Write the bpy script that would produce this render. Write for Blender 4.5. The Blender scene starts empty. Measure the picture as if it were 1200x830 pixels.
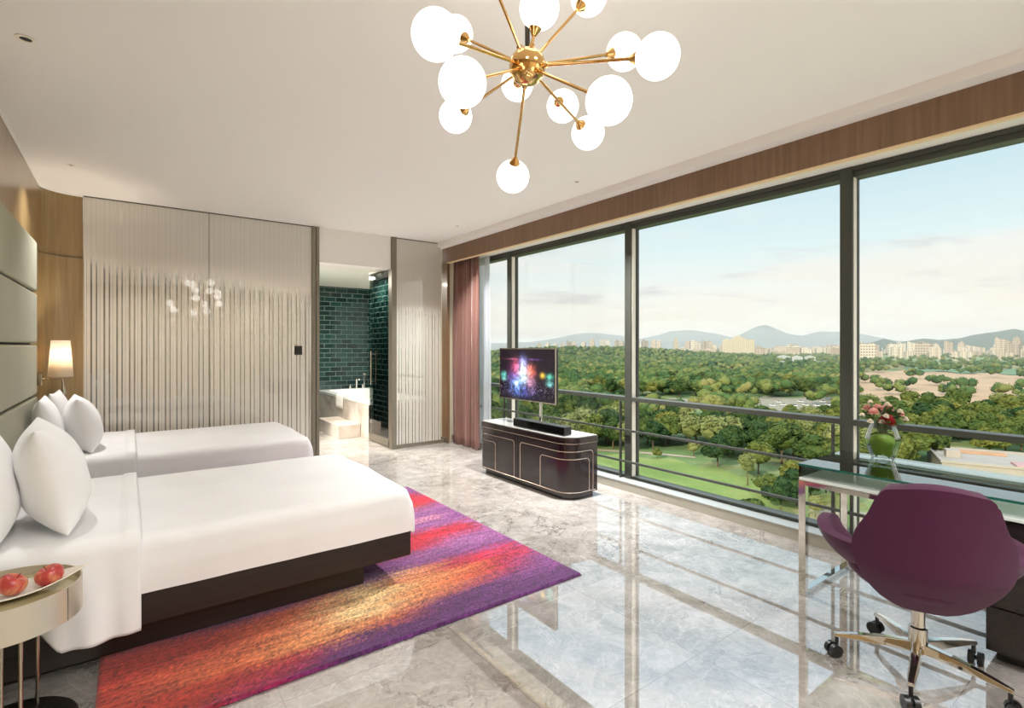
import bpy, bmesh, math, random
import numpy as np
from mathutils import Vector, Matrix, noise as mnoise

SC = bpy.context.scene
COL = SC.collection
PI = math.pi
R = math.radians
rnd = random.Random(7)

# ------------------------------------------------------------------ camera
CAM_H = 1.42
FPX = 606.0
YAW = math.atan(451 / 606)
HORIZON = 406.0
cd = bpy.data.cameras.new('camera')
cam = bpy.data.objects.new('camera', cd)
COL.objects.link(cam)
cam.location = (0, 0, CAM_H)
cam.rotation_euler = (PI / 2, 0, -YAW)
cd.sensor_width = 36
cd.lens = 36 * FPX / 1200
cd.shift_y = (HORIZON - 415) / 1200
cd.clip_start = 0.05
cd.clip_end = 40000
SC.camera = cam
SY, CY = math.sin(YAW), math.cos(YAW)


def at(px, dist, right_px=None):
    """plan point at depth dist (metres from the lens plane) under picture column px"""
    r = (px - 600) / FPX * dist
    return (dist * SY + r * CY, dist * CY - r * SY)


# ------------------------------------------------------------------ colours / materials
def lin(c):
    def f(v):
        v /= 255.0
        return v / 12.92 if v <= 0.04045 else ((v + 0.055) / 1.055) ** 2.4
    return (f(c[0]), f(c[1]), f(c[2]), 1.0)


class NT:
    """small helper round a node tree"""
    def __init__(self, name, world=None):
        if world is None:
            self.m = bpy.data.materials.new(name)
            self.m.use_nodes = True
            self.t = self.m.node_tree
        else:
            self.t = world.node_tree
        self.t.nodes.clear()

    def n(self, typ, **kw):
        nd = self.t.nodes.new(typ)
        for k, v in kw.items():
            if k.startswith('in_'):
                key = k[3:]
                key = int(key) if key.isdigit() else key.replace('_', ' ')
                self.set(nd, key, v)
            else:
                setattr(nd, k, v)
        return nd

    def set(self, nd, key, v):
        s = nd.inputs[key]
        if hasattr(v, 'is_output') or isinstance(v, bpy.types.NodeSocket):
            self.t.links.new(v, s)
        else:
            s.default_value = v

    def link(self, a, b):
        self.t.links.new(a, b)

    def math(self, op, a, b=0.0, c=None, clamp=False):
        nd = self.n('ShaderNodeMath', operation=op, use_clamp=clamp)
        self.set(nd, 0, a)
        self.set(nd, 1, b)
        if c is not None:
            self.set(nd, 2, c)
        return nd.outputs[0]

    def mapr(self, v, a, b, c=0.0, d=1.0, smooth=False):
        nd = self.n('ShaderNodeMapRange')
        if smooth:
            nd.interpolation_type = 'SMOOTHSTEP'
        self.set(nd, 0, v)
        for i, x in enumerate((a, b, c, d)):
            nd.inputs[i + 1].default_value = x
        return nd.outputs[0]

    def mix(self, f, a, b, blend='MIX'):
        nd = self.n('ShaderNodeMix', data_type='RGBA', blend_type=blend)
        self.set(nd, 0, f)
        self.set(nd, 6, a)
        self.set(nd, 7, b)
        return nd.outputs[2]

    def ramp(self, f, stops, interp='LINEAR'):
        nd = self.n('ShaderNodeValToRGB')
        nd.color_ramp.interpolation = interp
        e = nd.color_ramp.elements
        while len(e) < len(stops):
            e.new(0.5)
        for i, (p, c) in enumerate(stops):
            e[i].position = p
            e[i].color = c
        self.set(nd, 0, f)
        return nd.outputs[0]

    def coords(self, kind='Object', scale=(1, 1, 1), loc=(0, 0, 0), rot=(0, 0, 0)):
        tc = self.n('ShaderNodeTexCoord')
        mp = self.n('ShaderNodeMapping')
        mp.inputs['Scale'].default_value = scale
        mp.inputs['Location'].default_value = loc
        mp.inputs['Rotation'].default_value = rot
        self.link(tc.outputs[kind], mp.inputs[0])
        return mp.outputs[0]

    def noise(self, vec, scale=5, detail=3, rough=0.5, dist=0.0, out=0):
        nd = self.n('ShaderNodeTexNoise')
        self.link(vec, nd.inputs['Vector'])
        nd.inputs['Scale'].default_value = scale
        nd.inputs['Detail'].default_value = detail
        nd.inputs['Roughness'].default_value = rough
        nd.inputs['Distortion'].default_value = dist
        return nd.outputs[out]

    def bump(self, h, strength=0.3, dist=0.01):
        nd = self.n('ShaderNodeBump')
        nd.inputs['Strength'].default_value = strength
        nd.inputs['Distance'].default_value = dist
        self.link(h, nd.inputs['Height'])
        return nd.outputs[0]

    def out(self, sh, vol=None):
        o = self.n('ShaderNodeOutputMaterial')
        if sh is not None:
            self.link(sh, o.inputs[0])
        if vol is not None:
            self.link(vol, o.inputs[1])
        return self.m

    def pbsdf(self, **kw):
        nd = self.n('ShaderNodeBsdfPrincipled')
        for k, v in kw.items():
            self.set(nd, k.replace('_', ' '), v)
        return nd


def pbr(name, rgb, rough=0.5, metal=0.0, spec=0.5, bump=None, var=0.0, emit=None, estr=0.0, coat=0.0, sheen=0.0, trans=0.0, ior=None, vscale=6):
    t = NT(name)
    p = t.pbsdf(Roughness=rough, Metallic=metal)
    p.inputs['Specular IOR Level'].default_value = spec
    v = t.coords()
    if var > 0:
        a = lin(rgb)
        nz = t.noise(v, vscale, 4, 0.6)
        lo = tuple(x * (1 - var) for x in a[:3]) + (1,)
        hi = tuple(min(1, x * (1 + var)) for x in a[:3]) + (1,)
        t.set(p, 'Base Color', t.mix(t.mapr(nz, 0.3, 0.7), lo, hi))
    else:
        p.inputs['Base Color'].default_value = lin(rgb)
    if bump:
        t.set(p, 'Normal', t.bump(t.noise(v, bump[0], 3), bump[1], bump[2]))
    if emit:
        p.inputs['Emission Color'].default_value = lin(emit)
        p.inputs['Emission Strength'].default_value = estr
    p.inputs['Coat Weight'].default_value = coat
    p.inputs['Coat Roughness'].default_value = 0.03
    if sheen:
        p.inputs['Sheen Weight'].default_value = sheen
        p.inputs['Sheen Roughness'].default_value = 0.4
    if trans:
        p.inputs['Transmission Weight'].default_value = trans
    if ior:
        p.inputs['IOR'].default_value = ior
    return t.out(p.outputs[0])


def thin_glass(name, tint=(1, 1, 1, 1), ior=1.5, boost=1.0):
    t = NT(name)
    tr = t.n('ShaderNodeBsdfTransparent', in_Color=tint)
    gl = t.n('ShaderNodeBsdfGlossy', in_Roughness=0.0)
    fr = t.n('ShaderNodeFresnel', in_IOR=ior)
    mx = t.n('ShaderNodeMixShader')
    t.set(mx, 0, t.math('MULTIPLY', fr.outputs[0], boost, clamp=True))
    t.link(tr.outputs[0], mx.inputs[1])
    t.link(gl.outputs[0], mx.inputs[2])
    return t.out(mx.outputs[0])


def wood_mat(name, c1, c2, rough=0.3, scale=(18, 18, 0.7), coat=0.3):
    t = NT(name)
    v = t.coords(scale=scale)
    nz = t.noise(v, 3.0, 5, 0.6, 0.3)
    nz2 = t.noise(t.coords(scale=(1.2, 1.2, 0.15)), 1.5, 2)
    f = t.mapr(t.math('ADD', t.math('MULTIPLY', nz, 0.7), t.math('MULTIPLY', nz2, 0.3)), 0.35, 0.65)
    p = t.pbsdf(Roughness=rough)
    t.set(p, 'Base Color', t.mix(f, lin(c1), lin(c2)))
    p.inputs['Coat Weight'].default_value = coat
    p.inputs['Coat Roughness'].default_value = 0.12
    return t.out(p.outputs[0])


def fabric_mat(name, rgb, rough=0.85, scale=900, strength=0.25, sheen=0.3, fold=0.0):
    t = NT(name)
    v = t.coords()
    p = t.pbsdf(Roughness=rough)
    a = lin(rgb)
    nz = t.noise(v, 3, 3)
    t.set(p, 'Base Color', t.mix(t.mapr(nz, 0.3, 0.7), tuple(x * 0.94 for x in a[:3]) + (1,), a))
    h = t.noise(v, scale, 2)
    if fold:
        h2 = t.noise(t.coords(scale=(1, 2.2, 1)), 3.2, 3, 0.55, 0.8)
        h = t.math('ADD', t.math('MULTIPLY', h, 0.05), t.math('MULTIPLY', h2, fold))
    t.set(p, 'Normal', t.bump(h, strength, 0.02 if fold else 0.002))
    p.inputs['Sheen Weight'].default_value = sheen
    p.inputs['Specular IOR Level'].default_value = 0.2
    return t.out(p.outputs[0])


M = {}
M['ceiling'] = pbr('ceiling_paint', (240, 236, 232), 0.9, spec=0.2)
M['white'] = pbr('white_paint', (232, 228, 220), 0.7, spec=0.3)
M['beige_wall'] = pbr('beige_wall', (200, 186, 160), 0.5, var=0.04)
M['wood_wall'] = wood_mat('gold_veneer', (128, 102, 64), (152, 127, 86), 0.28, (10, 10, 0.5))
M['wood_bulk'] = wood_mat('bulkhead_veneer', (112, 84, 60), (134, 104, 76), 0.4, (12, 12, 0.6), 0.1)
M['bulk_edge'] = pbr('pale_edge_lipping', (232, 205, 165), 0.5)
M['alu'] = pbr('window_aluminium', (74, 76, 69), 0.42, 0.35, var=0.03)
M['alu_light'] = pbr('pale_aluminium', (236, 230, 216), 0.45, 0.0)
M['gasket'] = pbr('black_gasket', (30, 32, 30), 0.5)
M['sill'] = pbr('sill_paint', (150, 145, 132), 0.5, var=0.04)
M['sill_top'] = pbr('sill_top_metal', (165, 168, 164), 0.35, 0.2)
M['post'] = pbr('bronze_post', (134, 126, 112), 0.35, 0.5)
M['skirt_and_gap_shade'] = pbr('skirting_and_gap_shade', (92, 86, 74), 0.4)
M['glass'] = thin_glass('window_glass', (0.97, 0.985, 0.975, 1), 1.45, 0.08)
M['door_glass'] = thin_glass('door_glass', (0.80, 0.84, 0.80, 1), 1.5, 1.6)
M['chrome'] = pbr('chrome', (225, 222, 216), 0.06, 1.0)
M['satin_steel'] = pbr('satin_steel', (196, 188, 172), 0.25, 1.0)
M['gold'] = pbr('polished_gold', (226, 182, 118), 0.1, 1.0)
M['dark_metal'] = pbr('dark_metal', (62, 58, 54), 0.35, 0.8)
M['black'] = pbr('black_plastic', (20, 20, 21), 0.35)
M['black_gloss'] = pbr('black_gloss', (14, 14, 15), 0.08)
M['globe'] = pbr('opal_glass_globe', (250, 244, 232), 0.2, emit=(255, 250, 243), estr=1.7)
M['headboard'] = fabric_mat('headboard_leather', (158, 156, 130), 0.55, 500, 0.1, 0.1)
M['groove'] = pbr('headboard_groove', (84, 76, 58), 0.7)
M['linen'] = fabric_mat('bed_linen', (242, 241, 241), 0.85, 1200, 0.22, 0.2, fold=0.9)
M['pillow'] = fabric_mat('pillow_linen', (246, 245, 245), 0.85, 1200, 0.25, 0.2, fold=0.7)
M['dark_wood'] = wood_mat('bed_dark_wood', (28, 21, 19), (44, 34, 30), 0.45, (0.8, 20, 20), 0.1)
M['curtain'] = fabric_mat('curtain_fabric', (128, 90, 80), 0.8, 700, 0.15, 0.4)
M['chair_fabric'] = fabric_mat('purple_wool', (66, 22, 50), 0.9, 700, 0.25, 0.12)
M['chair_seat'] = M['chair_fabric']
M['pedestal'] = wood_mat('pedestal_black', (26, 22, 22), (44, 36, 36), 0.3, (1, 14, 14), 0.2)
M['white_glass'] = pbr('white_back_painted_glass', (208, 216, 210), 0.12, spec=0.5)
M['inlay'] = pbr('pale_metal_inlay', (226, 206, 190), 0.25, 0.7)
M['champagne'] = pbr('champagne_lacquer', (206, 196, 178), 0.28, 0.5)
M['table_top'] = pbr('table_top_gold', (196, 182, 142), 0.16, 0.4)
M['tray'] = pbr('tray_porcelain', (226, 218, 204), 0.25)
M['flower_pink'] = pbr('pink_petals', (226, 170, 158), 0.7, var=0.12, vscale=40)
M['flower_white'] = pbr('white_petals', (236, 226, 208), 0.7, var=0.06)
M['flower_red'] = pbr('red_petals', (150, 26, 34), 0.6, var=0.2, vscale=30)
M['leaf'] = pbr('bouquet_leaf', (70, 96, 48), 0.5, var=0.2, vscale=20)
M['leaf_vase'] = pbr('vase_leaf', (106, 142, 40), 0.4, var=0.15, vscale=14)
M['tub'] = pbr('white_acrylic', (244, 243, 238), 0.15)
M['towel'] = fabric_mat('towel', (244, 242, 236), 0.95, 300, 0.4)
M['brown_wall'] = wood_mat('bathroom_brown', (40, 30, 25), (58, 44, 36), 0.4, (6, 6, 0.4), 0.1)
M['shade'] = None
M['trunk'] = pbr('tree_bark', (92, 76, 56), 0.9, var=0.15)


def shade_mat():
    t = NT('lamp_shade_fabric')
    d = t.n('ShaderNodeBsdfDiffuse', in_Color=lin((252, 244, 230)))
    tl = t.n('ShaderNodeBsdfTranslucent', in_Color=lin((255, 244, 226)))
    mx = t.n('ShaderNodeMixShader', in_0=0.6)
    t.link(d.outputs[0], mx.inputs[1])
    t.link(tl.outputs[0], mx.inputs[2])
    return t.out(mx.outputs[0])


M['shade'] = shade_mat()


def sheer_mat():
    t = NT('sheer_voile')
    tr = t.n('ShaderNodeBsdfTransparent')
    tl = t.n('ShaderNodeBsdfTranslucent', in_Color=lin((225, 226, 232)))
    d = t.n('ShaderNodeBsdfDiffuse', in_Color=lin((225, 226, 232)))
    m1 = t.n('ShaderNodeMixShader', in_0=0.5)
    t.link(tl.outputs[0], m1.inputs[1])
    t.link(d.outputs[0], m1.inputs[2])
    m2 = t.n('ShaderNodeMixShader', in_0=0.8)
    t.link(tr.outputs[0], m2.inputs[1])
    t.link(m1.outputs[0], m2.inputs[2])
    return t.out(m2.outputs[0])


M['sheer'] = sheer_mat()


def marble_mat():
    t = NT('polished_marble_floor')
    v = t.coords()
    warp = t.noise(v, 2.2, 4, 0.6, 0.4, out=1)
    add = t.n('ShaderNodeMixRGB' if False else 'ShaderNodeVectorMath', operation='MULTIPLY_ADD')
    t.link(warp, add.inputs[0])
    add.inputs[1].default_value = (0.5, 0.3, 0.4)
    t.link(v, add.inputs[2])
    wv = add.outputs[0]
    vor = t.n('ShaderNodeTexVoronoi', feature='F1')
    t.link(wv, vor.inputs['Vector'])
    vor.inputs['Scale'].default_value = 9.0
    sepc = t.n('ShaderNodeSeparateColor')
    t.link(vor.outputs['Color'], sepc.inputs[0])
    patch = sepc.outputs[0]
    edge = t.n('ShaderNodeTexVoronoi', feature='DISTANCE_TO_EDGE')
    t.link(wv, edge.inputs['Vector'])
    edge.inputs['Scale'].default_value = 9.0
    big = t.noise(v, 1.9, 6, 0.68, 1.5)
    fine = t.noise(wv, 26, 4, 0.7)
    f = t.math('ADD', t.math('MULTIPLY', patch, 0.10), t.math('ADD', t.math('MULTIPLY', big, 0.68), t.math('MULTIPLY', fine, 0.42)))
    # each slab has a tone of its own
    br = t.n('ShaderNodeTexBrick', offset=0.0, squash=1.0)
    t.link(t.coords(loc=(0.3, 0.2, 0)), br.inputs['Vector'])
    br.inputs['Color1'].default_value = (0.42, 0.42, 0.42, 1)
    br.inputs['Color2'].default_value = (0.6, 0.6, 0.6, 1)
    br.inputs['Mortar'].default_value = (0.2, 0.2, 0.2, 1)
    br.inputs['Scale'].default_value = 1.0
    br.inputs['Mortar Size'].default_value = 0.0022
    br.inputs['Brick Width'].default_value = 0.8
    br.inputs['Row Height'].default_value = 0.8
    f2 = t.math('ADD', f, t.math('MULTIPLY', t.math('SUBTRACT', br.outputs['Color'], 0.5), 0.5))
    c = t.ramp(t.mapr(f2, 0.25, 0.98), [(0.0, lin((100, 94, 89))), (0.3, lin((144, 138, 131))), (0.55, lin((174, 168, 161))), (0.8, lin((198, 193, 187))), (1.0, lin((220, 216, 211)))])
    vein = t.mapr(edge.outputs['Distance'], 0.0, 0.03, 1.0, 0.0)
    c = t.mix(t.math('MULTIPLY', vein, 0.14), c, lin((214, 206, 196)))
    crack = t.mapr(t.math('ABSOLUTE', t.math('SUBTRACT', t.noise(wv, 2.6, 6, 0.7, 0.9), 0.5)), 0.0, 0.022, 1.0, 0.0)
    where = t.mapr(t.noise(v, 1.3, 3, 0.6), 0.48, 0.62, 0.0, 0.75, True)
    c = t.mix(t.math('MULTIPLY', crack, where), c, lin((92, 84, 78)))
    pale = t.mapr(t.math('ABSOLUTE', t.math('SUBTRACT', t.noise(v, 1.5, 4, 0.6, 2.2), 0.5)), 0.0, 0.012, 0.28, 0.0)
    c = t.mix(pale, c, lin((226, 222, 216)))
    c = t.mix(br.outputs['Fac'], c, lin((140, 132, 122)))
    p = t.pbsdf(Roughness=0.6)
    t.set(p, 'Base Color', c)
    p.inputs['Specular IOR Level'].default_value = 0.0
    gl = t.n('ShaderNodeBsdfGlossy', in_Roughness=0.02)
    fr = t.n('ShaderNodeFresnel', in_IOR=6.0)
    mx = t.n('ShaderNodeMixShader')
    t.link(fr.outputs[0], mx.inputs[0])
    t.link(p.outputs[0], mx.inputs[1])
    t.link(gl.outputs[0], mx.inputs[2])
    return t.out(mx.outputs[0])


M['marble'] = marble_mat()


def tub_marble():
    t = NT('beige_marble_cladding')
    v = t.coords()
    nz = t.noise(v, 1.6, 6, 0.65, 1.2)
    p = t.pbsdf(Roughness=0.12)
    t.set(p, 'Base Color', t.ramp(t.mapr(nz, 0.3, 0.7), [(0, lin((176, 162, 148))), (0.5, lin((214, 203, 192))), (1, lin((228, 220, 210)))]))
    return t.out(p.outputs[0])


M['tub_marble'] = tub_marble()


def tile_mat():
    t = NT('green_metro_tile')
    tc = t.n('ShaderNodeTexCoord')
    sp = t.n('ShaderNodeSeparateXYZ')
    t.link(tc.outputs['Object'], sp.inputs[0])
    cb = t.n('ShaderNodeCombineXYZ')
    t.set(cb, 0, t.math('ADD', sp.outputs[0], sp.outputs[1]))
    t.link(sp.outputs[2], cb.inputs[1])
    br = t.n('ShaderNodeTexBrick', offset=0.5)
    t.link(cb.outputs[0], br.inputs['Vector'])
    br.inputs['Color1'].default_value = lin((14, 38, 37))
    br.inputs['Color2'].default_value = lin((30, 64, 60))
    br.inputs['Mortar'].default_value = lin((116, 142, 134))
    br.inputs['Scale'].default_value = 1.0
    br.inputs['Brick Width'].default_value = 0.22
    br.inputs['Row Height'].default_value = 0.092
    br.inputs['Mortar Size'].default_value = 0.004
    br.inputs['Mortar Smooth'].default_value = 0.2
    bv = t.n('ShaderNodeTexBrick', offset=0.5)
    t.link(cb.outputs[0], bv.inputs['Vector'])
    bv.inputs['Scale'].default_value = 1.0
    bv.inputs['Brick Width'].default_value = 0.22
    bv.inputs['Row Height'].default_value = 0.092
    bv.inputs['Mortar Size'].default_value = 0.016
    bv.inputs['Mortar Smooth'].default_value = 1.0
    p = t.pbsdf(Roughness=0.06)
    t.set(p, 'Base Color', br.outputs['Color'])
    h = t.math('ADD', t.math('SUBTRACT', 1.0, bv.outputs['Fac']), t.math('MULTIPLY', t.noise(tc.outputs['Object'], 7, 2), 0.5))
    t.set(p, 'Normal', t.bump(h, 0.6, 0.012))
    return t.out(p.outputs[0])


M['tile'] = tile_mat()


def frit_mat():
    """clear glass printed with opaque cream stripes that close up near the ceiling"""
    t = NT('fritted_partition_glass')
    tc = t.n('ShaderNodeTexCoord')
    sp = t.n('ShaderNodeSeparateXYZ')
    t.link(tc.outputs['Object'], sp.inputs[0])
    x, z = sp.outputs[0], sp.outputs[2]
    fx = t.math('FRACT', t.math('DIVIDE', x, 0.104))

    def gap(c, w):
        d = t.math('ABSOLUTE', t.math('SUBTRACT', fx, c))
        return t.math('LESS_THAN', d, w)
    clear = t.math('MAXIMUM', gap(0.2, 0.07), t.math('MAXIMUM', gap(0.60, 0.06), gap(0.86, 0.014)))
    cell = t.math('FLOOR', t.math('DIVIDE', x, 0.052))
    cbn = t.n('ShaderNodeTexWhiteNoise', noise_dimensions='1D')
    t.link(cell, cbn.inputs['W'])
    zz = t.math('ADD', t.math('SUBTRACT', z, t.math('MULTIPLY', cbn.outputs[0], 0.05)), t.math('MULTIPLY', x, 0.10))
    fade = t.mapr(zz, 2.12, 2.30, 0.0, 1.0, True)
    opac = t.math('MAXIMUM', t.math('SUBTRACT', 1.0, clear), t.math('MULTIPLY', fade, 0.94))
    fine = t.math('FRACT', t.math('DIVIDE', x, 0.018))
    tone = t.mapr(t.math('ABSOLUTE', t.math('SUBTRACT', fine, 0.5)), 0.0, 0.5, 0.0, 0.25)
    col = t.mix(tone, lin((246, 240, 230)), lin((224, 214, 198)))
    d = t.n('ShaderNodeBsdfDiffuse')
    t.link(col, d.inputs[0])
    tl = t.n('ShaderNodeBsdfTranslucent')
    t.link(col, tl.inputs[0])
    fr = t.n('ShaderNodeMixShader', in_0=0.35)
    t.link(d.outputs[0], fr.inputs[1])
    t.link(tl.outputs[0], fr.inputs[2])
    tr = t.n('ShaderNodeBsdfTransparent', in_Color=(0.9, 0.93, 0.9, 1))
    m1 = t.n('ShaderNodeMixShader')
    t.link(opac, m1.inputs[0])
    t.link(tr.outputs[0], m1.inputs[1])
    t.link(fr.outputs[0], m1.inputs[2])
    gl = t.n('ShaderNodeBsdfGlossy', in_Roughness=0.0)
    fre = t.n('ShaderNodeFresnel', in_IOR=1.6)
    m2 = t.n('ShaderNodeMixShader')
    t.set(m2, 0, t.math('MULTIPLY', fre.outputs[0], 2.5, clamp=True))
    t.link(m1.outputs[0], m2.inputs[1])
    t.link(gl.outputs[0], m2.inputs[2])
    return t.out(m2.outputs[0])


M['frit'] = frit_mat()


def attr_mat(name, attr, rough=0.9, emission=0.0, bump=None, speck=0.0):
    t = NT(name)
    a = t.n('ShaderNodeAttribute', attribute_name=attr)
    p = t.pbsdf(Roughness=rough)
    col = a.outputs[0]
    v = t.coords()
    if speck:
        s1 = t.noise(t.coords(scale=(22, 240, 60)), 1.0, 4, 0.85)
        col = t.mix(1.0, col, t.ramp(s1, [(0.3, (1 - speck, 1 - speck, 1 - speck, 1)), (0.7, (1 + speck, 1 + speck, 1 + speck, 1))]), 'MULTIPLY')
    if emission:
        p.inputs['Base Color'].default_value = (0.01, 0.01, 0.012, 1)
        t.set(p, 'Emission Color', col)
        p.inputs['Emission Strength'].default_value = emission
    else:
        t.set(p, 'Base Color', col)
        p.inputs['Sheen Weight'].default_value = 0.2
        p.inputs['Specular IOR Level'].default_value = 0.1
    if bump:
        t.set(p, 'Normal', t.bump(t.noise(v, bump[0], 2), bump[1], bump[2]))
    return t.out(p.outputs[0])


M['rug'] = attr_mat('rug_pile', 'pattern', 0.95, bump=(420, 0.5, 0.006), speck=0.6)
M['screen'] = attr_mat('television_picture', 'picture', 0.12, emission=0.62)

# ------------------------------------------------------------------ mesh building
ORIGIN = {}


class MB:
    def __init__(self):
        self.v, self.f = [], []

    def add(self, vs, fs):
        b = len(self.v)
        self.v += [tuple(p) for p in vs]
        self.f += [tuple(b + i for i in f) for f in fs]
        return self

    def box(self, x0, x1, y0, y1, z0, z1):
        vs = [(x0, y0, z0), (x1, y0, z0), (x1, y1, z0), (x0, y1, z0), (x0, y0, z1), (x1, y0, z1), (x1, y1, z1), (x0, y1, z1)]
        return self.add(vs, [(3, 2, 1, 0), (4, 5, 6, 7), (0, 1, 5, 4), (1, 2, 6, 5), (2, 3, 7, 6), (3, 0, 4, 7)])

    def obox(self, c, ax, half):
        """box round centre c with axes ax (3 unit vectors) and half sizes"""
        c = Vector(c)
        a = [Vector(q) * h for q, h in zip(ax, half)]
        vs = [c + a[0] * i + a[1] * j + a[2] * k for k in (-1, 1) for (i, j) in ((-1, -1), (1, -1), (1, 1), (-1, 1))]
        return self.add(vs, [(3, 2, 1, 0), (4, 5, 6, 7), (0, 1, 5, 4), (1, 2, 6, 5), (2, 3, 7, 6), (3, 0, 4, 7)])

    def tube(self, pts, r, n=10, caps=True):
        pts = [Vector(p) for p in pts]
        rs = r if isinstance(r, (list, tuple)) else [r] * len(pts)
        rings = []
        prev = None
        for i, p in enumerate(pts):
            t = (pts[min(i + 1, len(pts) - 1)] - pts[max(i - 1, 0)]).normalized()
            if prev is None:
                u = t.orthogonal().normalized()
            else:
                u = (prev - t * prev.dot(t)).normalized()
            prev = u
            w = t.cross(u)
            rings.append([p + (u * math.cos(2 * PI * k / n) + w * math.sin(2 * PI * k / n)) * rs[i] for k in range(n)])
        vs = [q for ring in rings for q in ring]
        fs = []
        for i in range(len(rings) - 1):
            for k in range(n):
                a, b = i * n + k, i * n + (k + 1) % n
                fs.append((a, b, b + n, a + n))
        if caps:
            fs.append(tuple(range(n))[::-1])
            fs.append(tuple((len(rings) - 1) * n + k for k in range(n)))
        return self.add(vs, fs)

    def lathe(self, prof, c=(0, 0, 0), n=32, cap0=False, cap1=False, sx=1.0, sy=1.0, phase=0.0):
        vs, fs = [], []
        for (r, z) in prof:
            for k in range(n):
                a = 2 * PI * k / n + phase
                vs.append((c[0] + r * sx * math.cos(a), c[1] + r * sy * math.sin(a), c[2] + z))
        for i in range(len(prof) - 1):
            for k in range(n):
                a, b = i * n + k, i * n + (k + 1) % n
                fs.append((a, b, b + n, a + n))
        if cap0:
            fs.append(tuple(range(n))[::-1])
        if cap1:
            fs.append(tuple((len(prof) - 1) * n + k for k in range(n)))
        return self.add(vs, fs)

    def ball(self, c, r, sub=3, sc=(1, 1, 1), jit=0.0, rn=None):
        bm = bmesh.new()
        bmesh.ops.create_icosphere(bm, subdivisions=sub, radius=1.0)
        vs = []
        for q in bm.verts:
            k = 1 + (rn.uniform(-jit, jit) if jit else 0)
            vs.append((c[0] + q.co.x * r * sc[0] * k, c[1] + q.co.y * r * sc[1] * k, c[2] + q.co.z * r * sc[2] * k))
        bm.verts.index_update()
        fs = [tuple(q.index for q in f.verts) for f in bm.faces]
        bm.free()
        return self.add(vs, fs)

    def prism(self, poly, z0, z1):
        n = len(poly)
        vs = [(p[0], p[1], z0) for p in poly] + [(p[0], p[1], z1) for p in poly]
        fs = [tuple(range(n))[::-1], tuple(range(n, 2 * n))]
        for k in range(n):
            fs.append((k, (k + 1) % n, n + (k + 1) % n, n + k))
        return self.add(vs, fs)

    def prism_y(self, poly, y0, y1):
        """poly in (x, z) swept along y"""
        n = len(poly)
        vs = [(p[0], y0, p[1]) for p in poly] + [(p[0], y1, p[1]) for p in poly]
        fs = [tuple(range(n)), tuple(range(n, 2 * n))[::-1]]
        for k in range(n):
            fs.append((k, n + k, n + (k + 1) % n, (k + 1) % n))
        return self.add(vs, fs)

    def grid(self, fn, nu, nv, closed_u=False):
        vs = [fn(i / (nu - 1 if not closed_u else nu), j / (nv - 1)) for j in range(nv) for i in range(nu)]
        fs = []
        for j in range(nv - 1):
            for i in range(nu if closed_u else nu - 1):
                a, b = j * nu + i, j * nu + (i + 1) % nu
                fs.append((a, b, b + nu, a + nu))
        return self.add(vs, fs)

    def build(self, name, mat, parent=None, smooth=False, bevel=0.0, subsurf=0, solid=0.0, seg=2, local=False, angle=40):
        me = bpy.data.meshes.new(name)
        off = Vector((0, 0, 0))
        if parent is not None and not local:
            off = ORIGIN.get(parent.name, Vector((0, 0, 0)))
        me.from_pydata([Vector(p) - off for p in self.v], [], self.f)
        me.materials.append(mat)
        if smooth:
            me.polygons.foreach_set('use_smooth', [True] * len(me.polygons))
        o = bpy.data.objects.new(name, me)
        COL.objects.link(o)
        if parent is not None:
            o.parent = parent
            ORIGIN[o.name] = off
        bm = bmesh.new()
        bm.from_mesh(me)
        bmesh.ops.recalc_face_normals(bm, faces=bm.faces)
        bm.to_mesh(me)
        bm.free()
        if solid:
            md = o.modifiers.new('solid', 'SOLIDIFY')
            md.thickness = solid
            md.offset = 0
        if subsurf:
            md = o.modifiers.new('sub', 'SUBSURF')
            md.levels = md.render_levels = subsurf
        if bevel:
            md = o.modifiers.new('bev', 'BEVEL')
            md.width = bevel
            md.segments = seg
            md.limit_method = 'ANGLE'
            md.angle_limit = R(35)
            md.harden_normals = False
        if smooth and angle and not subsurf:
            me.set_sharp_from_angle(angle=R(angle))
        return o


def tag(o, label, cat, group=None, kind=None):
    o['label'] = label
    o['category'] = cat
    if group:
        o['group'] = group
    if kind:
        o['kind'] = kind
    return o


def thing(name, label, cat, loc=(0, 0, 0), rot=(0, 0, 0), group=None):
    o = bpy.data.objects.new(name, None)
    o.empty_display_size = 0.1
    COL.objects.link(o)
    o.location = loc
    o.rotation_euler = rot
    ORIGIN[o.name] = Vector(loc)
    return tag(o, label, cat, group)


def struct(name, mb, mat, label=None, **kw):
    o = mb.build(name, mat, **kw)
    if 'parent' not in kw:
        o['kind'] = 'structure'
        if label:
            o['label'] = label
    return o


def dup(root, loc, rot=None, scale=None, label=None, group=None):
    r = root.copy()
    COL.objects.link(r)
    r.location = loc
    if rot is not None:
        r.rotation_euler = rot
    if scale is not None:
        r.scale = scale
    if label:
        r['label'] = label
    if group:
        r['group'] = group
    for ch in root.children:
        c = ch.copy()
        COL.objects.link(c)
        c.parent = r
        for g in ch.children:
            d = g.copy()
            COL.objects.link(d)
            d.parent = c
    return r


def lerp(a, b, t):
    return a + (b - a) * t


def interp(x, pts):
    for (a, b), (c, d) in zip(pts, pts[1:]):
        if x <= c:
            t = 0 if c == a else max(0, (x - a) / (c - a))
            return b + (d - b) * t
    return pts[-1][1]

# ================================================================== THE ROOM
H = 2.93                    # ceiling
XL = -0.66                  # veneered left wall
PY = 6.72                   # glass partition plane
YB = -2.2                   # wall behind the camera
XB = 3.757                  # bulkhead face
XG = 4.10                   # window glass plane

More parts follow.
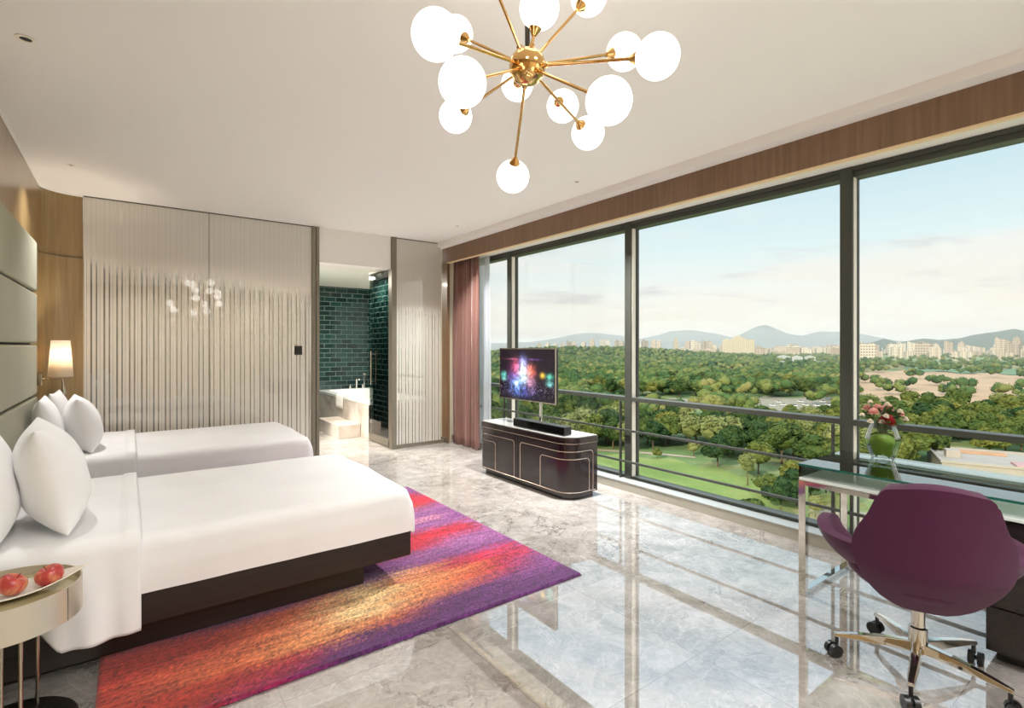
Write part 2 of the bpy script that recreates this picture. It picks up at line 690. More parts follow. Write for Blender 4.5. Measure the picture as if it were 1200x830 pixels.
struct('floor', MB().box(-0.9, 4.2, YB - 0.1, 10.5, -0.25, 0.0), M['marble'], 'polished grey beige marble floor')
struct('ceiling', MB().box(-0.9, 3.64, YB - 0.1, PY + 0.19, H, H + 0.12), M['ceiling'], 'white ceiling')
struct('trim_1', MB().box(3.64, 3.80, YB - 0.1, 7.3, 2.862, H + 0.12), M['ceiling'], 'lowered white ceiling strip along the window')
struct('trim_2', MB().box(XB, 3.80, YB, 6.79, 2.645, 2.862), M['wood_bulk'], 'brown veneered pelmet above the window')
struct('trim_3', MB().box(XB - 0.002, 3.80, YB, 6.64, 2.633, 2.645), M['bulk_edge'], 'pale lower edge of the veneered pelmet')
struct('trim_4', MB().box(3.80, 4.25, YB - 0.1, 7.3, 2.672, H + 0.12), M['white'], 'white soffit between pelmet and window')
struct('trim_5', MB().box(XB, 3.80, 6.635, 6.79, 0, 2.645), M['wood_bulk'], 'veneered jamb at the end of the window')
struct('wall_back', MB().box(-0.9, 4.25, YB - 0.1, YB, 0, H), M['beige_wall'], 'beige wall')
# left wall and its rounded corner
w = MB().box(XL - 0.12, XL, YB, 6.46, 0, H)
cv = [(XL + 0.304 * (1 - math.cos(R(a))), 6.46 + 0.28 * math.sin(R(a))) for a in range(0, 91, 6)]
poly = cv + [(cv[-1][0], 6.86), (XL - 0.12, 6.86), (XL - 0.12, 6.46)]
w.prism(poly, 0, H)
struct('wall_left', w, M['wood_wall'], 'golden veneered wall with a rounded corner', smooth=True, angle=20)
struct('trim_6', MB().tube([(x + 0.003, y - 0.004, 2.305) for x, y in cv], 0.004, 6), M['groove'], 'joint in the veneer of the rounded corner')
struct('trim_7', MB().tube([(XL + 0.004, YB, H - 0.006)] + [(x + 0.004, y - 0.006, H - 0.006) for x, y in cv], 0.009, 6), M['ceiling'], 'thin ceiling edge')
struct('wall_pier', MB().box(XB, 4.2, 6.79, 7.3, 0, 2.862), M['beige_wall'], 'beige pier behind the curtain')
struct('baseboard_right', MB().box(XB - 0.012, XB, 6.60, 7.3, 0, 0.075), M['skirt_and_gap_shade'], 'dark skirting')
# sill
struct('trim_8', MB().box(3.92, 4.2, YB, 6.79, 0, 0.083), M['sill'], 'grey window sill')
struct('trim_9', MB().box(3.915, 4.2, YB, 6.79, 0.083, 0.09), M['sill_top'], 'pale top of the window sill')
# exterior skin below and above the window
struct('wall_outside', MB().box(4.2, 4.35, YB - 0.1, 10.5, -1.2, -0.02), M['alu'], 'outside of the building below the window')

# windows: five bays
mull = [-2.2, -0.5, 1.51, 3.48, 5.5, 6.79]
for i in range(5):
    y0, y1 = mull[i], mull[i + 1]
    f = MB()
    f.box(4.06, 4.17, y0, y1, 2.60, 2.672)                    # head
    f.box(4.045, 4.06, y0, y1, 2.64, 2.672)
    f.box(4.045, 4.15, y0, y1, 0.868, 0.908)                  # transom
    f.box(4.06, 4.17, y0, y1, 0.09, 0.115)                    # bottom
    f.box(4.04, 4.17, y0 - 0.04, y0 + 0.04, 0.09, 2.672)      # mullion
    fr = struct('window_%d' % (i + 1), f, M['alu'], 'grey metal window frame', bevel=0.004)
    # pale insets and dark gaskets on the two flanks of the mullion
    if i > 0:
        ins = MB().box(4.060, 4.112, y0 - 0.0425, y0 - 0.04, 0.115, 2.60).box(4.060, 4.112, y0 + 0.04, y0 + 0.0425, 0.115, 2.60)
        a = ins.build('mullion_inset', M['alu_light'], fr)
        a['kind'] = 'structure'
        g = MB().box(4.112, 4.135, y0 - 0.046, y0 - 0.04, 0.115, 2.60).box(4.112, 4.135, y0 + 0.04, y0 + 0.046, 0.115, 2.60)
        a = g.build('gasket', M['gasket'], fr)
        a['kind'] = 'structure'
    p = MB().box(XG + 0.018, XG + 0.024, y0 + 0.04, y1 - 0.04, 0.11, 2.605).build('pane', M['glass'], fr)
    p['kind'] = 'structure'

# guard rails in front of the glass
gr = thing('guard_rail', 'slim grey metal guard rail of two bars and posts below the window transom', 'railing', (4.02, 2.3, 0.09))
for z in (0.578, 0.266):
    MB().box(4.002, 4.022, YB, 6.7, z - 0.011, z + 0.011).build('rail', M['alu'], gr, bevel=0.004)
for y in mull[1:5]:
    for dy in (0.075, -0.0):
        if dy:
            MB().box(4.006, 4.034, y + dy - 0.008, y + dy + 0.008, 0.09, 0.87).build('post', M['alu'], gr, bevel=0.003)

# ------------------------------------------------------------------ glass partition and bathroom
def partition(x0, x1, label, name='glass_partition'):
    o = MB().box(x0, x1, PY, PY + 0.012, 0.045, H - 0.004).build(name, M['frit'])
    tag(o, label, 'glass panel')
    return o


partition(-0.352, 0.738, 'striped frosted glass panel beside the rounded wood corner and wall lamp', 'glass_partition')
partition(0.744, 1.858, 'striped frosted glass panel carrying the small dark switch', 'glass_partition')
partition(2.994, 3.70, 'narrow striped frosted glass panel between the bathroom door and the curtain', 'glass_partition')
struct('baseboard_partition', MB().box(-0.352, 1.858, PY - 0.01, PY + 0.03, 0, 0.045).box(2.994, 3.745, PY - 0.01, PY + 0.03, 0, 0.05), M['post'], 'metal foot channel of the glass partition')
struct('trim_10', MB().box(1.86, 1.905, PY - 0.02, PY + 0.06, 0, H).box(1.912, 1.952, PY - 0.02, PY + 0.06, 0, H), M['post'], 'bronze metal door post', bevel=0.003)
struct('trim_11', MB().box(2.92, 2.992, PY - 0.03, PY + 0.05, 0, H), M['post'], 'bronze metal door post beside the narrow glass panel', bevel=0.003)
struct('wall_header', MB().box(1.955, 2.918, PY, PY + 0.19, 2.49, H), M['ceiling'], 'white header above the bathroom opening')
struct('trim_12', MB().box(-0.352, 1.86, PY - 0.006, PY, H - 0.012, H).box(2.992, 3.64, PY - 0.006, PY, H - 0.012, H).box(0.738, 0.744, PY - 0.002, PY + 0.012, 0.045, H - 0.004), M['skirt_and_gap_shade'], 'dark strips standing for shade above the glass partition, and its panel gasket')  # ceiling strips paint in the shadow gap; the upright one is a gasket
sw = thing('light_switch', 'small dark square switch on the striped glass near the bathroom opening', 'switch', (1.70, PY - 0.008, 1.37))
MB().box(1.655, 1.745, PY - 0.012, PY - 0.001, 1.315, 1.425).build('plate', M['dark_metal'], sw, bevel=0.004)
MB().box(1.672, 1.728, PY - 0.016, PY - 0.012, 1.33, 1.41).build('button', M['black'], sw, bevel=0.002)

struct('ceiling_bathroom', MB().box(-0.8, 4.2, PY + 0.19, 10.5, 2.60, 2.7), M['white'], 'white bathroom ceiling')
struct('wall_bathroom', MB().box(2.3, 4.2, 10.32, 10.45, 0, 2.6), M['tile'], 'dark green glazed brick tile wall')
struct('wall_bathroom_left', MB().box(-0.75, 2.3, 8.2, 8.3, 0, 2.6), M['brown_wall'], 'dark brown panelled wall behind the glass')
struct('wall_bathroom_side', MB().box(2.2, 2.3, 8.3, 10.4, 0, 2.6), M['tile'], 'tiled side wall')
struct('wall_bathroom_end', MB().box(-0.75, -0.65, PY + 0.14, 8.2, 0, 2.6), M['brown_wall'], 'brown side wall')
# bathroom outer wall with a window by the tub
struct('wall_bathroom_right', MB().box(4.05, 4.2, 7.3, 10.4, 0, 0.6).box(4.05, 4.2, 7.3, 10.4, 2.45, 2.6).box(4.05, 4.2, 10.1, 10.4, 0.6, 2.45), M['tile'], 'tiled outer wall')
bw = struct('window_6', MB().box(4.08, 4.16, 7.3, 10.1, 0.6, 0.66).box(4.08, 4.16, 7.3, 10.1, 2.40, 2.45).box(4.08, 4.16, 7.3, 7.36, 0.6, 2.45).box(4.08, 4.16, 10.04, 10.1, 0.6, 2.45), M['alu'], 'bathroom window')
p = MB().box(4.115, 4.121, 7.36, 10.04, 0.66, 2.40).build('pane', M['glass'], bw)
p['kind'] = 'structure'

# opened glass door, square to the partition
dr = MB().box(2.93, 2.965, 6.80, 7.56, 0.01, 0.12).box(2.93, 2.965, 6.80, 7.56, 2.50, 2.535).box(2.93, 2.965, 6.79, 6.83, 0.01, 2.535)
dr = struct('door_1', dr, M['post'], 'glass bathroom door standing open', bevel=0.003)
p = MB().box(2.942, 2.952, 6.83, 7.56, 0.12, 2.50).build('pane', M['door_glass'], dr)
p = MB().tube([(2.905, 7.42, 0.85), (2.905, 7.42, 1.35)], 0.011, 12).tube([(2.905, 7.42, 0.9), (2.94, 7.42, 0.9)], 0.008, 8).tube([(2.905, 7.42, 1.3), (2.94, 7.42, 1.3)], 0.008, 8).build('door_handle', M['chrome'], dr, smooth=True)

tb = thing('bathtub', 'white bathtub set in a beige marble surround under the green tiles', 'bathtub', (3.5, 9.0, 0))
MB().box(2.95, 3.02, 7.55, 10.3, 0, 0.53).box(2.95, 4.04, 7.55, 7.62, 0, 0.53).build('surround', M['tub_marble'], tb, bevel=0.004)


def rrect(x0, x1, y0, y1, r, n=6):
    pts = []
    for cx, cy, a0 in ((x1 - r, y1 - r, 0), (x0 + r, y1 - r, 90), (x0 + r, y0 + r, 180), (x1 - r, y0 + r, 270)):
        for k in range(n + 1):
            a = R(a0 + 90 * k / n)
            pts.append((cx + r * math.cos(a), cy + r * math.sin(a)))
    return pts


def loft(mb, loops, cap0=False, cap1=False):
    n = len(loops[0])
    vs = [p for l in loops for p in l]
    fs = []
    for i in range(len(loops) - 1):
        for k in range(n):
            a, b = i * n + k, i * n + (k + 1) % n
            fs.append((a, b, b + n, a + n))
    if cap0:
        fs.append(tuple(range(n))[::-1])
    if cap1:
        fs.append(tuple((len(loops) - 1) * n + k for k in range(n)))
    return mb.add(vs, fs)


def loop(ins, z, r):
    return [(x, y, z) for x, y in rrect(2.945 + ins, 4.03 - ins, 7.55 + ins, 10.3 - ins, r)]


b = loft(MB(), [loop(0, 0.53, 0.02), loop(0, 0.575, 0.02), loop(0.13, 0.575, 0.2), loop(0.15, 0.55, 0.2), loop(0.22, 0.15, 0.25), loop(0.3, 0.1, 0.2)], cap1=True)
b.build('basin', M['tub'], tb, smooth=True)
st = MB().box(2.60, 2.945, 7.95, 9.05, 0, 0.2).build('bath_step', M['tub_marble'], None, bevel=0.004)
tag(st, 'low beige marble step in front of the bathtub', 'step')
fc = thing('bath_tap', 'chrome bath tap with hand shower on the far tub rim', 'tap', (3.70, 10.21, 0.576))
MB().tube([(3.70, 10.21, 0.576), (3.70, 10.21, 0.74), (3.70, 10.17, 0.78), (3.70, 10.06, 0.76)], 0.018, 10).build('spout', M['chrome'], fc, smooth=True)
for dx in (-0.13, 0.13):
    MB().tube([(3.70 + dx, 10.21, 0.576), (3.70 + dx, 10.21, 0.66)], 0.022, 10).build('valve', M['chrome'], fc, smooth=True)
MB().tube([(3.86, 10.21, 0.576), (3.86, 10.21, 0.80), (3.84, 10.15, 0.86)], [0.012, 0.014, 0.03], 10).build('hand_shower', M['chrome'], fc, smooth=True)
tw = MB().grid(lambda u, v: (interp(v, [(0, 2.935), (0.42, 2.935), (0.5, 2.95), (0.58, 2.99), (1, 3.10)]) - 0.004 * math.sin(u * 9),
                            8.75 + 0.34 * u, interp(v, [(0, 0.36), (0.42, 0.57), (0.5, 0.588), (1, 0.588)])), 12, 12)
tw = tw.build('bath_towel', M['towel'], None, smooth=True, solid=0.014)
tag(tw, 'white towel draped over the bathtub edge', 'towel')

# ------------------------------------------------------------------ headboard
hb = thing('headboard', 'tall sage leather headboard of stacked horizontal panels on the left wall', 'headboard', (-0.63, 4.0, 0))
MB().box(XL + 0.001, -0.635, 2.0, 5.73, 0.16, 2.285).build('backing', M['groove'], hb)
rows = [0.18, 0.60, 1.02, 1.438, 1.857, 2.282]
for a, b in zip(rows, rows[1:]):
    MB().box(-0.637, -0.592, 2.0, 5.73, a + 0.007, b - 0.007).build('panel', M['headboard'], hb, smooth=True, bevel=0.016, seg=4)

# ------------------------------------------------------------------ beds (local frame: x from the headboard, y from the near side)
def make_bed():
    t = thing('bed', 'nearer bed made up in white linen on a dark wood base', 'bed', (-0.58, 2.88, 0.016))
    MB().box(0.02, 1.705, 0.10, 1.28, 0.0, 0.135).build('plinth', M['dark_wood'], t, local=True, bevel=0.004)
    MB().box(0.0, 1.965, 0.012, 1.36, 0.135, 0.290).build('platform', M['dark_wood'], t, local=True, bevel=0.004)
    MB().box(0.01, 1.93, 0.03, 1.34, 0.290, 0.525).build('mattress', M['linen'], t, local=True, smooth=True, bevel=0.05, seg=4)

    def duv(u, v):
        # v runs round the foot-to-head section from near hem over the top to far hem
        x = lerp(0.60, 1.975, u)
        path = [(0, 0.0, 0.283), (0.12, -0.006, 0.40), (0.2, 0.0, 0.49), (0.235, 0.014, 0.522), (0.27, 0.045, 0.541), (0.5, 0.68, 0.556), (0.73, 1.315, 0.541), (0.765, 1.346, 0.522), (0.8, 1.36, 0.49), (1, 1.36, 0.283)]
        y = interp(v, [(p[0], p[1]) for p in path])
        z = interp(v, [(p[0], p[2]) for p in path])
        # roll down at the foot
        e = max(0.0, (u - 0.955) / 0.045)
        top = 0.556
        if e > 0:
            k = 1 - math.sqrt(max(0, 1 - e * e))
            if z > 0.30:
                z = z - (z - 0.283) * 0.0 - k * 0.055
            y = 0.68 + (y - 0.68) * (1 - 0.03 * k)
        s = 0.004 * mnoise.noise(Vector((x * 3, y * 3, z * 4)))
        return (x + s * 0.4, y - abs(s) * (1 if v < 0.25 else 0), z + s)
    d = MB().grid(duv, 60, 61)
    # foot face of the duvet
    nu = 60
    foot = [d.v[j * nu + nu - 1] for j in range(61)]

    def ff(u, v):
        p = foot[int(round(u * 60))]
        z = lerp(p[2], 0.283, v)
        bulge = 0.012 * math.sin(min(1, v * 1.0) * PI) + 0.006 * math.sqrt(max(0, min(1, v * 8)))
        return (p[0] + bulge, p[1], z)
    d.grid(ff, 61, 14)
    bm = d.build('duvet', M['linen'], t, local=True, smooth=True, angle=0)
    md = bm.modifiers.new('weld', 'WELD')
    md.merge_threshold = 0.002

    def hem(x):
        return interp(x, [(0.0, 0.30), (0.22, 0.29), (0.30, 0.21), (0.355, 0.128), (0.5, 0.125), (0.63, 0.128)])

    def sheet(u, v):
        x = lerp(0.02, 0.63, u)
        if v < 0.4:
            k = v / 0.4
            z = lerp(hem(x), 0.50, k)
            y = -0.016 + 0.012 * math.sin(x * 22 + 1.5) * (1 - k) + 0.010 * (1 - k)* math.sin(x * 51)
            y -= 0.012 * (1 - k)
        elif v < 0.5:
            a = (v - 0.4) / 0.1 * PI / 2
            y, z = 0.044 - 0.06 * math.cos(a), 0.50 + 0.060 * math.sin(a)
        else:
            k = (v - 0.5) / 0.5
            y, z = lerp(0.044, 1.35, k), 0.560 + 0.008 * math.sin(k * PI)
        z += 0.004 * mnoise.noise(Vector((x * 5, y * 4, 1.3)))
        if u > 0.9 and v > 0.45:
            z += 0.008
        return (x, y, z)
    MB().grid(sheet, 44, 60).build('folded_sheet', M['linen'], t, local=True, smooth=True, solid=0.012, angle=0)
    return t


bed = make_bed()
dup(bed, (-0.57, 5.06, 0.016), label='farther bed beside the striped glass partition, white linen on dark base')


def make_pillow(w, h, T, name, label, group, loc, tilt, yaw=0, roll=0):
    n = 22

    def surf(sign):
        def f(u, v):
            a, b = u * 2 - 1, v * 2 - 1
            y = a * w / 2 * (1 - 0.10 * (1 - b * b)) if True else 0
            z = b * h / 2 * (1 - 0.08 * (1 - a * a))
            th = T / 2 * (max(0, 1 - abs(a) ** 2.2) ** 0.55) * (max(0, 1 - abs(b) ** 2.2) ** 0.55)
            th *= 1 + 0.12 * mnoise.noise(Vector((a * 1.7, b * 1.7, sign * 3.1 + w)))
            # filling sinks to the bottom
            th *= 1.08 - 0.14 * b
            return (sign * th, y, z)
        return f
    m = MB().grid(surf(1), n, n).grid(surf(-1), n, n)
    o = m.build(name, M['pillow'], None, smooth=True, angle=0)
    md = o.modifiers.new('weld', 'WELD')
    md.merge_threshold = 0.0015
    md = o.modifiers.new('sub', 'SUBSURF')
    md.levels = md.render_levels = 1
    o.location = loc
    o.rotation_euler = (R(roll), R(tilt), R(yaw))
    tag(o, label, 'pillow', group)
    return o


make_pillow(0.62, 0.50, 0.24, 'pillow', 'plump white pillow at the front on the nearer bed', 'white bed pillows', (-0.285, 3.24, 0.83), -13, 5)
make_pillow(0.60, 0.48, 0.16, 'pillow', 'white pillow cut off by the picture edge, behind the plump one', 'white bed pillows', (-0.475, 3.16, 0.825), -9, 2)
make_pillow(0.58, 0.46, 0.22, 'pillow', 'white pillow standing at the front on the farther bed', 'white bed pillows', (-0.29, 5.46, 0.80), -12, 5)
make_pillow(0.58, 0.46, 0.16, 'pillow', 'white pillow leaning on the headboard of the farther bed', 'white bed pillows', (-0.49, 5.30, 0.81), -8, 2)
make_pillow(0.56, 0.46, 0.15, 'pillow', 'white pillow just peeping out behind the others on the farther bed', 'white bed pillows', (-0.475, 5.98, 0.81), -8, -2)

# ------------------------------------------------------------------ wall lamp
wl = thing('wall_lamp', 'brass wall lamp with white fabric shade and small reading spot', 'lamp', (-0.62, 6.45, 1.12))
MB().box(-0.657, -0.628, 6.375, 6.455, 1.065, 1.17).build('wall_plate', M['satin_steel'], wl, bevel=0.004)
MB().tube([(-0.628, 6.41, 1.118), (-0.50, 6.38, 1.118), (-0.50, 6.38, 1.18)], 0.006, 8).build('arm', M['satin_steel'], wl, smooth=True)
MB().lathe([(0.092, 1.135), (0.068, 1.475)], (-0.497, 6.375, 0), 32).build('lamp_shade', M['shade'], wl, smooth=True, solid=0.003)
MB().ball((-0.497, 6.375, 1.29), 0.03, 2).build('bulb', M['globe'], wl, smooth=True)
MB().tube([(-0.485, 6.37, 1.115), (-0.48, 6.365, 1.075), (-0.472, 6.36, 0.975)], [0.007, 0.008, 0.02], 12).build('reading_spot', M['satin_steel'], wl, smooth=True)

# ------------------------------------------------------------------ curtains
def curtain(path, z0, z1, amp, nf, flare, seed):
    rn = random.Random(seed)
    ph = [rn.uniform(-0.5, 0.5) for _ in range(200)]
    (x0, y0), (x1, y1) = path
    L = math.hypot(x1 - x0, y1 - y0)
    tx, ty = (x1 - x0) / L, (y1 - y0) / L
    nx, ny = -ty, tx

    def f(u, v):
        k = u * nf
        a = amp * (0.62 + 0.85 * ph[int(k + 0.5)]) * lerp(1 + flare, 0.75, v)
        w = math.sin(2 * PI * k)
        off = a * math.copysign(abs(w) ** 0.7, w) + 0.3 * amp * math.sin(2.7 * PI * k + 1) + 0.010 * math.sin(v * 5 + k * 2.1)
        s = u * L * lerp(1 + flare * 0.12, 1, v) - flare * 0.06 * L * (1 - v) + 0.012 * math.sin(4 * PI * k)
        return (x0 + tx * s + nx * off, y0 + ty * s + ny * off, lerp(z0, z1, v))
    return MB().grid(f, nf * 14 + 1, 24)


ct = thing('curtain', 'gathered dusty rose curtain hanging at the far end of the window', 'curtain', (3.85, 6.25, 0))
curtain([(3.875, 6.66), (3.845, 5.93)], 0.012, 2.655, 0.058, 8, 0.35, 3).build('drape', M['curtain'], ct, smooth=True, solid=0.004, angle=0)
MB().box(3.84, 3.87, 5.6, 6.7, 2.655, 2.671).build('curtain_track', M['alu'], ct)
sh = curtain([(4.0, 6.6), (3.985, 5.86)], 0.10, 2.655, 0.022, 9, 0.1, 5).build('sheer_curtain', M['sheer'], None, smooth=True, angle=0)
tag(sh, 'pale sheer curtain showing beside the rose curtain', 'curtain')

# ------------------------------------------------------------------ rug
def make_rug():
    x0, x1, y0, y1, z = -0.10, 2.262, 2.312, 4.785, 0.015
    nx, ny = 260, 270
    xs = np.linspace(0, 1, nx)
    vs = []
    for j in range(ny):
        for i in range(nx):
            e = min(i, nx - 1 - i, j, ny - 1 - j)
            vs.append((x0 + (x1 - x0) * i / (nx - 1), y0 + (y1 - y0) * j / (ny - 1), z if e > 0 else 0.003))
    fs = [(j * nx + i, j * nx + i + 1, (j + 1) * nx + i + 1, (j + 1) * nx + i) for j in range(ny - 1) for i in range(nx - 1)]
    mb = MB()
    mb.v, mb.f = vs, fs
    o = mb.build('rug', M['rug'], None, smooth=True, angle=0)
    P1, P2, MAU = lin((86, 40, 92)), lin((116, 60, 114)), lin((136, 78, 128))
    RED, CRI, ORA, GOL, TAN = lin((182, 26, 46)), lin((158, 30, 56)), lin((176, 50, 32)), lin((232, 198, 140)), lin((212, 138, 86))
    OR2, RO = lin((192, 92, 54)), lin((158, 42, 28))
    PINK = lin((214, 140, 158))
    Y = [2.312, 2.40, 2.52, 2.62, 2.80, 2.93, 3.02, 3.16, 3.28, 3.42, 3.56, 3.66, 3.77, 3.80, 3.84, 4.0, 4.10, 4.20, 4.32, 4.46, 4.56, 4.80]
    # columns: colour along x for each y
    def row(y):
        def L(pts, x):
            for (a, ca), (b, cb) in zip(pts, pts[1:]):
                if x <= b:
                    t = max(0, (x - a) / (b - a))
                    return [ca[k] + (cb[k] - ca[k]) * t for k in range(3)]
            return list(pts[-1][1][:3])
        return L
    bands = [
        (2.25, [(-0.1, ORA), (0.18, RO), (0.35, P1), (2.3, P1)]),
        (2.42, [(-0.1, ORA), (0.25, RO), (0.6, CRI), (0.8, P1), (2.3, P1)]),
        (2.52, [(-0.1, RO), (0.4, OR2), (0.8, TAN), (1.1, OR2), (1.4, P1), (2.3, P2)]),
        (2.66, [(-0.1, ORA), (0.4, OR2), (0.8, TAN), (1.05, GOL), (1.3, TAN), (1.6, OR2), (1.9, CRI), (2.15, P2), (2.3, P2)]),
        (2.80, [(-0.1, ORA), (0.3, RO), (0.7, OR2), (1.05, GOL), (1.4, TAN), (1.7, OR2), (1.95, CRI), (2.2, CRI), (2.3, P2)]),
        (2.92, [(-0.1, ORA), (0.4, RO), (0.8, OR2), (1.1, GOL), (1.35, TAN), (1.7, CRI), (2.0, RED), (2.3, P2)]),
        (3.02, [(-0.1, RO), (0.5, P1), (1.0, P2), (1.3, P2), (1.7, P2), (2.3, P2)]),
        (3.16, [(-0.1, P1), (1.0, P2), (1.6, MAU), (2.3, MAU)]),
        (3.27, [(-0.1, P1), (1.2, CRI), (1.6, RED), (1.9, MAU), (2.3, MAU)]),
        (3.40, [(-0.1, P1), (1.2, RED), (1.9, RED), (2.15, CRI), (2.3, MAU)]),
        (3.54, [(-0.1, P1), (1.5, CRI), (1.9, RED), (2.2, CRI), (2.3, MAU)]),
        (3.64, [(-0.1, P1), (1.5, MAU), (2.3, MAU)]),
        (3.755, [(-0.1, P1), (1.5, MAU), (2.3, P2)]),
        (3.785, [(-0.1, P1), (1.4, PINK), (2.0, PINK), (2.2, MAU), (2.3, P2)]),
        (3.82, [(-0.1, P1), (1.5, MAU), (2.3, P2)]),
        (4.02, [(-0.1, P1), (1.5, MAU), (2.3, MAU)]),
        (4.12, [(-0.1, P1), (1.6, OR2), (2.0, ORA), (2.3, P2)]),
        (4.22, [(-0.1, P1), (1.6, ORA), (2.1, RED), (2.3, CRI)]),
        (4.36, [(-0.1, P1), (1.8, RED), (2.3, RED)]),
        (4.50, [(-0.1, P1), (1.8, CRI), (2.2, RED), (2.3, P2)]),
        (4.58, [(-0.1, P1), (1.8, P2), (2.3, P2)]),
        (4.85, [(-0.1, P1), (1.8, MAU), (2.3, MAU)]),
    ]
    L = row(0)
    ca = o.data.color_attributes.new('pattern', 'FLOAT_COLOR', 'POINT')
    rs = np.random.RandomState(4)
    data = np.ones((len(vs), 4), dtype=np.float32)
    streak = rs.normal(0, 1, (ny,))
    for idx, (x, y, zz) in enumerate(vs):
        n1 = mnoise.noise(Vector((x * 1.1, y * 9, 0.5)))
        n2 = mnoise.noise(Vector((x * 5, y * 60, 3.5)))
        yy = y + 0.055 * n1 + 0.05 * n2 + 0.02 * rs.normal()
        xx = x + 0.16 * n2 + 0.1 * n1
        for (a, pa), (b, pb) in zip(bands, bands[1:]):
            if yy <= b:
                t = max(0.0, (yy - a) / (b - a))
                ca_, cb_ = L(pa, xx), L(pb, xx)
                c = [ca_[k] + (cb_[k] - ca_[k]) * t for k in range(3)]
                break
        else:
            c = L(bands[-1][1], xx)
        g = rs.normal(0, 1)
        n3 = mnoise.noise(Vector((x * 9, y * 120, 9.5)))
        k = max(0.25, 1 + 0.2 * n2 + 0.5 * n3 + 0.3 * g)
        data[idx, :3] = [max(0, q * k * 0.84) for q in c]
    ca.data.foreach_set('color', data.ravel())
    tag(o, 'purple, red and gold streaked rug under the foot of the nearer bed', 'rug')
    return o


make_rug()

# ------------------------------------------------------------------ television cabinet
def cab_outline(off=0.0, n=10):
    x0, x1, y0, y1 = 3.21 - off, 3.585 + off, 3.46 - off, 4.92 + off
    r1, r2 = 0.17 + off, 0.06
    pts = [(x1, y0)]
    for k in range(n + 1):
        a = R(270 - 90 * k / n)
        pts.append((x0 + r1 + r1 * math.cos(a), y0 + r1 + r1 * math.sin(a)))
    for k in range(n + 1):
        a = R(180 - 90 * k / n)
        pts.append((x0 + r2 + r2 * math.cos(a), y1 - r2 + r2 * math.sin(a)))
    pts.append((x1, y1))
    return pts


M['cab'] = wood_mat('glossy_brown_lacquer', (32, 20, 22), (44, 29, 30), 0.14, (6, 6, 0.4), 0.35)
M['cab_top'] = pbr('grey_glass_top', (150, 150, 146), 0.08)
cb = thing('television_cabinet', 'low glossy dark brown cabinet with rounded corner and pale inlay lines', 'cabinet', (3.4, 4.19, 0))
MB().prism(cab_outline(-0.03), 0.0, 0.055).build('plinth', M['cab'], cb, smooth=True)
MB().prism(cab_outline(0), 0.055, 0.515).build('body', M['cab'], cb, smooth=True)
MB().prism(cab_outline(0.006), 0.521, 0.572).build('top_rim', M['cab'], cb, smooth=True)
MB().prism(cab_outline(0.0), 0.572, 0.58).build('cabinet_top', M['cab_top'], cb, smooth=True)


def perim(off=0.002):
    pts = cab_outline(off, 14)
    acc = [0]
    for a, b in zip(pts, pts[1:]):
        acc.append(acc[-1] + math.hypot(b[0] - a[0], b[1] - a[1]))

    def at_s(s):
        for i in range(len(pts) - 1):
            if s <= acc[i + 1]:
                t = (s - acc[i]) / max(1e-9, acc[i + 1] - acc[i])
                return (lerp(pts[i][0], pts[i + 1][0], t), lerp(pts[i][1], pts[i + 1][1], t))
        return pts[-1]
    return at_s, acc[-1]


PS, PLEN = perim()


def inlay(sz, r=0.0028):
    """polyline of (s, z) on the cabinet's skin"""
    pts = []
    for (s0, z0), (s1, z1) in zip(sz, sz[1:]):
        n = max(1, int(abs(s1 - s0) / 0.02))
        for k in range(n):
            s = lerp(s0, s1, k / n)
            p = PS(s)
            pts.append((p[0], p[1], lerp(z0, z1, k / n)))
    p = PS(sz[-1][0])
    pts.append((p[0], p[1], sz[-1][1]))
    return MB().tube(pts, r, 6)


def rc(s0, z0, s1, z1, r, n=5, right=True):
    """rounded corner helper: going up at s0 then along z1"""
    return


def frame_line(sa, za, sb, zb, r=0.035, left=True, right=True):
    """up at sa, over at zb, down at sb with rounded shoulders"""
    pts = []
    if left:
        pts.append((sa, za))
        for k in range(7):
            a = R(180 - 90 * k / 6)
            pts.append((sa + r + r * math.cos(a), zb - r + r * math.sin(a)))
    else:
        pts.append((sa, zb))
    if right:
        for k in range(7):
            a = R(90 - 90 * k / 6)
            pts.append((sb - r + r * math.cos(a), zb - r + r * math.sin(a)))
        pts.append((sb, za))
    else:
        pts.append((sb, zb))
    return pts


sF = 0.205 + 0.267          # arc length where the straight front begins
inlay([(0.0, 0.518), (PLEN, 0.518)]).build('inlay', M['inlay'], cb, smooth=True)
inlay([(0.03, 0.068), (PLEN - 0.02, 0.068)]).build('inlay', M['inlay'], cb, smooth=True)
inlay(frame_line(0.06, 0.068, 1.02, 0.445)).build('inlay', M['inlay'], cb, smooth=True)
inlay(frame_line(0.11, 0.068, 0.70, 0.375)).build('inlay', M['inlay'], cb, smooth=True)
inlay(frame_line(1.12, 0.068, PLEN - 0.1, 0.445, right=False)).build('inlay', M['inlay'], cb, smooth=True)
inlay(frame_line(PLEN - 0.40, 0.068, PLEN - 0.06, 0.375, left=True, right=False)[::-1] if False else frame_line(1.46, 0.068, PLEN - 0.1, 0.375, right=False)).build('inlay', M['inlay'], cb, smooth=True)
g = inlay([(1.07, 0.068), (1.07, 0.515)], 0.0018)
g.build('door_gap', M['gasket'], cb, smooth=True)

sb = thing('soundbar', 'long black soundbar on the cabinet below the television', 'soundbar', (3.30, 3.95, 0.58))
MB().box(3.262, 3.352, 3.565, 4.365, 0.587, 0.665).build('housing', M['black'], sb, bevel=0.006)
MB().box(3.258, 3.262, 3.58, 4.35, 0.593, 0.659).build('speaker_grille', M['black_gloss'], sb)
for y in (3.65, 4.28):
    MB().box(3.28, 3.335, y - 0.02, y + 0.02, 0.58, 0.587).build('foot', M['black'], sb)

